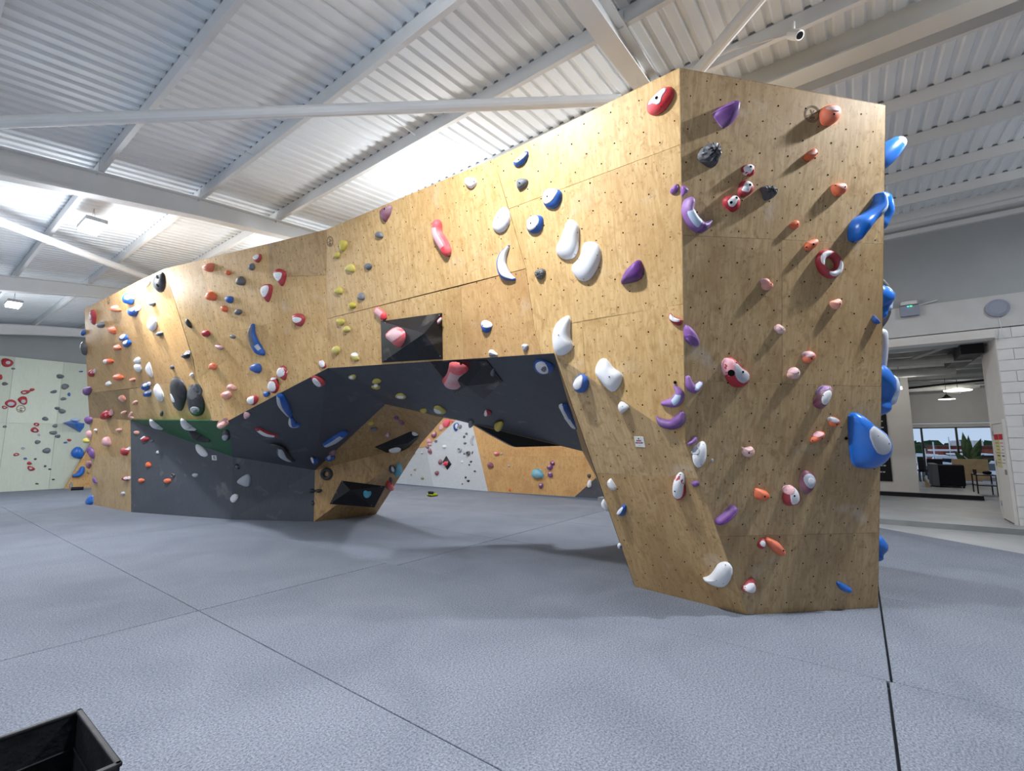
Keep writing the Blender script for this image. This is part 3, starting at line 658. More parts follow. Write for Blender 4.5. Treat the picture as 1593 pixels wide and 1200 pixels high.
def dome(plane, P, H, name, mat_, parent=None, peak=None, rings=7, p_in=2.3, off=0.0, rough=0, full=False, rn=None):
    """a rounded resin lump over outline P (plane coordinates); returns object, height function"""
    if area2(P) < 0: P = P[::-1]
    cx = sum(p[0] for p in P)/len(P); cy = sum(p[1] for p in P)/len(P)
    if peak: cx += peak[0]; cy += peak[1]
    n = len(P); V = []; UVc = []; F = []
    def prof(s): return H*max(0, 1-s**p_in)**.55
    S = [1.0, .985, .95, .88, .76, .58, .36, .16][:rings+1]
    def ring(sg):
        base = len(V)
        for si, s in enumerate(S):
            for i, p in enumerate(P):
                hh = prof(s)
                if rough and s < .97: hh *= 1+rough*(rn.random()-.5)
                V.append(plane.at((cx+(p[0]-cx)*s, cy+(p[1]-cy)*s), off+sg*hh))
        V.append(plane.at((cx, cy), off+sg*H)); top = len(V)-1
        for r_ in range(len(S)-1):
            for i in range(n):
                q = (base+r_*n+i, base+r_*n+(i+1) % n, base+(r_+1)*n+(i+1) % n, base+(r_+1)*n+i); F.append(q if sg > 0 else q[::-1])
        for i in range(n):
            q = (base+(len(S)-1)*n+i, base+(len(S)-1)*n+(i+1) % n, top); F.append(q if sg > 0 else q[::-1])
        return base
    ring(1)
    if full: ring(-1)
    else:                                        # sits 2 mm into its seat
        b_ = len(V)
        for p in P: V.append(plane.at(p, off))
        for i in range(n): F.append((b_+i, b_+(i+1) % n, (i+1) % n, i))
    o = mk(name, V, F, mat_, parent, smooth=not rough, origin=plane.at((cx, cy), off) if parent is None else None)
    def hfun(q):                                 # height of the lump over plane point q
        dx, dy = q[0]-cx, q[1]-cy; d = math.hypot(dx, dy)
        if d < 1e-6: return H
        best = 1e9
        for i in range(n):
            ax, ay = P[i][0]-cx, P[i][1]-cy; bx, by = P[(i+1) % n][0]-cx, P[(i+1) % n][1]-cy
            den = dx*(by-ay)-dy*(bx-ax)
            if abs(den) < 1e-12: continue
            t_ = (ax*(by-ay)-ay*(bx-ax))/den; u_ = (ax*dy-ay*dx)/den
            if t_ > 0 and -.001 <= u_ <= 1.001: best = min(best, t_)
        return prof(min(.999, 1/best)) if best < 1e8 else 0
    return o, hfun, (cx, cy)
def patch(plane, P, hf, mat_, parent, off=0.0, lift=.0025):
    """a contrasting smooth patch that follows the lump"""
    if area2(P) < 0: P = P[::-1]
    cx = sum(p[0] for p in P)/len(P); cy = sum(p[1] for p in P)/len(P); n = len(P); V = []; F = []
    S = [1, .98, .8, .55, .28]
    for k_, s in enumerate(S):
        for p in P:
            q = (cx+(p[0]-cx)*s, cy+(p[1]-cy)*s); V.append(plane.at(q, off+hf(q)+(lift if k_ else -.002)))
    V.append(plane.at((cx, cy), off+hf((cx, cy))+lift))
    for r_ in range(len(S)-1):
        for i in range(n): F.append((r_*n+i, r_*n+(i+1) % n, (r_+1)*n+(i+1) % n, (r_+1)*n+i))
    for i in range(n): F.append(((len(S)-1)*n+i, (len(S)-1)*n+(i+1) % n, len(V)-1))
    return mk('grip_patch', V, F, mat_, parent, smooth=True)
def boltp(plane, q, hf, parent, r=.008, off=0, mat_='hole'):
    r = r*(.58 if r < .025 else 1)
    h_ = hf(q); mb = MB(); c = plane.at(q, off+h_+.0032)
    e = .01; gx = (hf((q[0]+e, q[1]))-hf((q[0]-e, q[1])))/(2*e); gy = (hf((q[0], q[1]+e))-hf((q[0], q[1]-e)))/(2*e)
    gx = max(-1.5, min(1.5, gx)); gy = max(-1.5, min(1.5, gy))
    nn = (plane.n-plane.u*gx-plane.v*gy).normalized(); mb.disc(c+nn*.0012, nn, r, 10); return mb.build('bolt_hole', mat_, parent)
def spine(plane, pts, H, mat_, parent=None, name='climbing_hold', off=0.0, seg=12, band=None, full=False):
    """a half round sausage along (x, y, r) points in plane coordinates; band=(s0, s1, a0, a1) gives only a strip of its skin"""
    n0 = len(pts); Q = []
    for i in range(n0-1):
        p0, p1, p2, p3 = pts[max(0, i-1)], pts[i], pts[i+1], pts[min(n0-1, i+2)]
        for k_ in range(6):
            t_ = k_/6; Q.append(tuple(.5*((2*p1[j])+(-p0[j]+p2[j])*t_+(2*p0[j]-5*p1[j]+4*p2[j]-p3[j])*t_*t_+(-p0[j]+3*p1[j]-3*p2[j]+p3[j])*t_**3) for j in range(3)))
    Q.append(tuple(pts[-1]))
    T0 = Vector((Q[1][0]-Q[0][0], Q[1][1]-Q[0][1])).normalized(); T1 = Vector((Q[-1][0]-Q[-2][0], Q[-1][1]-Q[-2][1])).normalized(); a, b_ = Q[0], Q[-1]
    head = [(a[0]-T0.x*a[2]*c, a[1]-T0.y*a[2]*c, a[2]*max(.05, math.sqrt(1-c*c))) for c in (.99, .86, .5)]
    tail = [(b_[0]+T1.x*b_[2]*c, b_[1]+T1.y*b_[2]*c, b_[2]*max(.05, math.sqrt(1-c*c))) for c in (.5, .86, .99)]
    Q = head+Q+tail; rm = max(q[2] for q in Q); V = []; F = []; m = len(Q)
    a0, a1 = (0, 1); s0, s1 = 0, 1; lift = 0
    if band: s0, s1, a0, a1 = band; lift = .0025
    rows = []
    for i in range(m):
        if not (s0-1e-6 <= i/(m-1) <= s1+1e-6): continue
        x, y, r = Q[i]; p = Q[max(0, i-1)]; q = Q[min(m-1, i+1)]; t_ = Vector((q[0]-p[0], q[1]-p[1])).normalized(); nx, ny = -t_.y, t_.x
        row = []
        for k_ in range(seg+1):
            an = (a0+(a1-a0)*k_/seg)*PI*(1 if not full else 2); cc, ss = math.cos(an), math.sin(an)
            rr = r+lift*.6; V.append(plane.at((x+nx*rr*cc, y+ny*rr*cc), off+(H*(r/rm)**.6)*ss*(1 if True else 1)+lift)); row.append(len(V)-1)
        rows.append(row)
    if band:                                     # tuck the rim in
        for k_ in range(seg+1):
            for rw in (rows[0], rows[-1]): V[rw[k_]] = V[rw[k_]]-plane.n*.005
        for rw in rows:
            for k_ in (0, seg): V[rw[k_]] = V[rw[k_]]-plane.n*.004
    for i in range(len(rows)-1):
        for k_ in range(seg): F.append((rows[i][k_], rows[i][k_+1], rows[i+1][k_+1], rows[i+1][k_]))
    mid = Q[m//2]
    o = mk(name, V, F, mat_, parent, smooth=True, origin=plane.at((mid[0], mid[1]), off) if parent is None else None)
    return o, Q
def ringhold(plane, P, hole, H, mat_):
    n = len(P); seg = 10; cx = sum(p[0] for p in P)/n; cy = sum(p[1] for p in P)/n; V = []; F = []
    for p in P:
        for k_ in range(seg+1):
            an = PI*k_/seg; s = (1+hole)/2+(1-hole)/2*math.cos(an); V.append(plane.at((cx+(p[0]-cx)*s, cy+(p[1]-cy)*s), H*math.sin(an)+.0022))
    for i in range(n):
        for k_ in range(seg): F.append((i*(seg+1)+k_, i*(seg+1)+k_+1, ((i+1) % n)*(seg+1)+k_+1, ((i+1) % n)*(seg+1)+k_))
    o = mk('climbing_hold', V, F, mat_, smooth=True, origin=plane.at((cx, cy), 0))
    hf = lambda q: H*.93
    return o, (cx, cy)
def reg(o, colour, kind, where, px, cap=None, extra=''):
    HOLDS.append(dict(o=o, c=colour, k=kind, w=where, px=px, cap=cap, x=extra)); o['category'] = 'climbing hold'
def T(cr, x, y): ox, oy, s_ = CR[cr]; return (ox+x/s_, oy+y/s_)
def hold(line, seed=[0]):
    """'crop face colour type numbers... [key=value...]'"""
    seed[0] += 1; rn = random.Random(seed[0])
    tk = line.split(); opt = {}
    nums = []; 
    for t_ in tk[4:]:
        if '=' in t_: k_, v_ = t_.split('=', 1); opt.setdefault(k_, []).append(v_)
        else: nums.append(float(t_))
    cr, face, colour, typ = tk[:4]
    ox, oy, sc = CR[cr]
    if typ == 'b':
        cx, cy, w, h_ = nums[:4]; rot = nums[4] if len(nums) > 4 else 0
        P = ell(cx, cy, w, h_, rot, 22, .16, rn); cpx = T(cr, cx, cy)
    elif typ == 'o':
        P = [(nums[i], nums[i+1]) for i in range(0, len(nums), 2)]; cpx = T(cr, sum(p[0] for p in P)/len(P), sum(p[1] for p in P)/len(P)); P = resample(sm(P, 1), 30)
    elif typ == 'r':
        cx, cy, w, h_, rot, hole = nums[:6]; P = ell(cx, cy, w, h_, rot, 32); cpx = T(cr, cx, cy)
    elif typ == 's':
        pts = [(nums[i], nums[i+1], nums[i+2]) for i in range(0, len(nums), 3)]; mp_ = pts[len(pts)//2]; cpx = T(cr, mp_[0], mp_[1])
    if face in ('-', 'GW', 'GW2', 'S1') or (face == 'I1' and 'vol' not in opt): face = face_at(*cpx) or ('I1' if face == 'I1' else 'M')
    plane = FACES[face][0]; off = float(opt.get('off', ['0'])[0])+.0022
    if 'vol' in opt: off = max(0, VOLS[opt['vol'][0]](plane.loc(plane.on(*cpx, .05)))-.015)
    prj = lambda x, y: plane.loc(plane.on(*T(cr, x, y), off))
    where = opt.get('where', [face])[0]; H_cm = float(opt['z'][0])/100 if 'z' in opt else None
    kn = opt.get('n', [None])[0]
    if typ in 'bor':
        L = [prj(x, y) for x, y in P]
        ar = abs(area2(L)); eff = math.sqrt(ar)
        H = min(H_cm or 9, max(.018, min(.16, eff*.50)))
        prj = lambda x, y: plane.loc(plane.on(*T(cr, x, y), off+H*.18))
        L = [prj(x, y) for x, y in P]; prj2 = lambda x, y: plane.loc(plane.on(*T(cr, x, y), off+H*.72))
        if typ == 'r': o, cc = ringhold(plane, L, hole, H, colour); hf = lambda q: H*.8
        else:
            facet = opt.get('rough'); lv = colour
            pk = None
            if 'peak' in opt: a, b_ = map(float, opt['peak'][0].split(',')); q0 = prj(*[sum(p[j] for p in P)/len(P) for j in (0, 1)]); q1 = prj(a, b_); pk = (q1[0]-q0[0], q1[1]-q0[1])
            far = face in ('FW', 'LW')
            o, hf, cc = dome(plane, L if not far else resample(L, 14), H, 'climbing_hold', colour, peak=pk, rings=4 if far else 7, p_in=float(opt.get('p', ['2.7'])[0]), off=off, rough=float(facet[0]) if facet else 0, full='full' in opt, rn=rn)
        kind = kn or ('knob' if eff < .09 else 'lump' if eff < .2 else 'large lump')
    else:
        L = [prj(x, y)+(0,) for x, y, r in pts]
        L = []
        for x, y, r in pts:
            a, b_, c = prj(x, y), prj(x+r, y), prj(x, y+r); L.append((a[0], a[1], math.sqrt(abs((b_[0]-a[0])*(c[1]-a[1])-(b_[1]-a[1])*(c[0]-a[0])))))
        H = H_cm or max(.02, min(.14, max(q[2] for q in L)*1.0)); o, Q = spine(plane, L, H, colour, off=off, full='full' in opt)
        hf = lambda q: H*.9; kind = kn or 'curved hold'; cc = L[len(L)//2][:2]
    capc = None
    for cs in opt.get('cap', []):
        a = cs.split(','); capc = a[0]; v_ = [float(x) for x in a[1:]]
        if typ == 's' : spine(plane, L, H, capc, parent=o, name='grip_patch', off=off, band=v_ if v_ else (.2, .8, .35, .75))
        elif typ == 'r':
            g0, g1, s0_, s1_ = v_; V = []; F = []; m_ = 14; cxp, cyp = cc; n_ = len(L)
            for i in range(m_+1):
                f_ = (g0+(g1-g0)*i/m_) % 1*n_; i0 = int(f_) % n_; fr = f_-int(f_); p = (L[i0][0]*(1-fr)+L[(i0+1) % n_][0]*fr, L[i0][1]*(1-fr)+L[(i0+1) % n_][1]*fr)
                tp = math.sin(PI*min(1, max(0, i/m_)))**.4
                for k_ in range(5):
                    mid_ = (s0_+s1_)/2; s = mid_+(s1_-s0_)*(k_/4-.5)*tp; cs_ = (s-(1+hole)/2)/((1-hole)/2); hh = H*math.sqrt(max(0, 1-cs_*cs_))+.003
                    V.append(plane.at((cxp+(p[0]-cxp)*s, cyp+(p[1]-cyp)*s), hh))
            for i in range(m_):
                for k_ in range(4): F.append((i*5+k_, i*5+k_+1, i*5+6+k_, i*5+5+k_))
            mk('grip_patch', V, F, capc, o, smooth=True)
        else:
            if len(v_) <= 5: Pc = ell(*v_[:4], v_[4] if len(v_) > 4 else 0, 16, .06, rn)
            else: Pc = resample(sm([(v_[i], v_[i+1]) for i in range(0, len(v_), 2)], 1), 24)
            patch(plane, [prj2(x, y) for x, y in Pc], hf, capc, o, off=off)
    for bs in opt.get('bolt', []):
        a = [float(v) for v in bs.split(',')]; boltp(plane, (prj2 if typ in 'bo' else prj)(a[0], a[1]), hf, o, r=a[2]/100 if len(a) > 2 else .008, off=off)
    reg(o, colour, kind, where, cpx, capc, opt.get('x', [''])[0].replace('_', ' '))
    return o
VOLS = {}
def volume(key, face, cr, pts, apex, H, mat_, label, plane=None):
    plane = plane or FACES[face][0]; L = [plane.loc(plane.on(*T(cr, *p))) for p in pts]; ap = plane.loc(plane.on(*T(cr, *apex), H))
    if area2(L) < 0: L = L[::-1]
    n = len(L); L3 = inset(L, .012); V = [plane.at(q, .002) for q in L]+[plane.at(q, .012) for q in L]+[plane.at(ap, H)]; uv = L+L+[ap]
    F = [(i_, (i_+1) % n, n+(i_+1) % n, n+i_) for i_ in range(n)]+[(n+i_, n+(i_+1) % n, 2*n) for i_ in range(n)]+[tuple(range(n-1, -1, -1))]
    c = plane.at(ap, 0); o = mk('climbing_volume', V, F, mat_, origin=c, uv=uv); tag(o, label, 'climbing volume')
    mb = MB()
    for i_ in range(n):
        q = (L[i_][0]*.88+ap[0]*.12, L[i_][1]*.88+ap[1]*.12); mb.disc(plane.at(q, .012+H*.12+.003), plane.n, .007, 8)
    mb.build('fixing_screws', 'steel', o)['kind'] = 'stuff'
    def hf(q):
        dx, dy = q[0]-ap[0], q[1]-ap[1]; best = 1e9
        for i_ in range(n):
            ax, ay = L[i_][0]-ap[0], L[i_][1]-ap[1]; bx, by = L[(i_+1) % n][0]-ap[0], L[(i_+1) % n][1]-ap[1]; den = dx*(by-ay)-dy*(bx-ax)
            if abs(den) < 1e-12: continue
            t_ = (ax*(by-ay)-ay*(bx-ax))/den; u_ = (ax*dy-ay*dx)/den
            if t_ > 0 and -.001 <= u_ <= 1.001: best = min(best, t_)
        return max(0, .012+(H-.012)*(1-1/best)) if best < 1e8 else H
    VOLS[key] = hf; return o
volume('V1', 'M', 'F', [(200, 600), (768, 522), (775, 952), (210, 985)], (600, 712), .26, 'volume_black', 'black faceted square volume on the front face above the arch')
volume('V2', 'S2', 'x', [(925, 10), (1325, 0), (1440, 150), (1305, 280), (1100, 235)], (1180, 190), .12, 'volume_black', 'black five-sided volume under the arch roof holding a red and pink hold')
volume('V3', 'I2', 'x', [(525, 625), (1000, 418), (940, 480), (850, 545), (735, 655), (690, 692), (640, 680)], (760, 600), .10, 'volume_black', 'long black volume on the shaded plywood at the top inside the arch', plane=FACES['I2'][0])
volume('V4', 'I1', 'x', [(285, 868), (600, 908), (520, 1060), (200, 1035)], (345, 935), .14, 'volume_black', 'low black four-sided volume inside the arch with a cyan hold on it')
volume('V6', 'FW', 'y', [(418, 307), (453, 365), (425, 405), (393, 350)], (415, 352), .12, 'volume_black', 'small dark diamond volume on the pale far wall through the arch')
volume('V7', 'LW', 'w', [(390, 712), (440, 700), (525, 715), (522, 740), (497, 772)], (455, 716), .45, 'skyblue', 'blue wedge volume on the pale wall beside the boulder at far left')
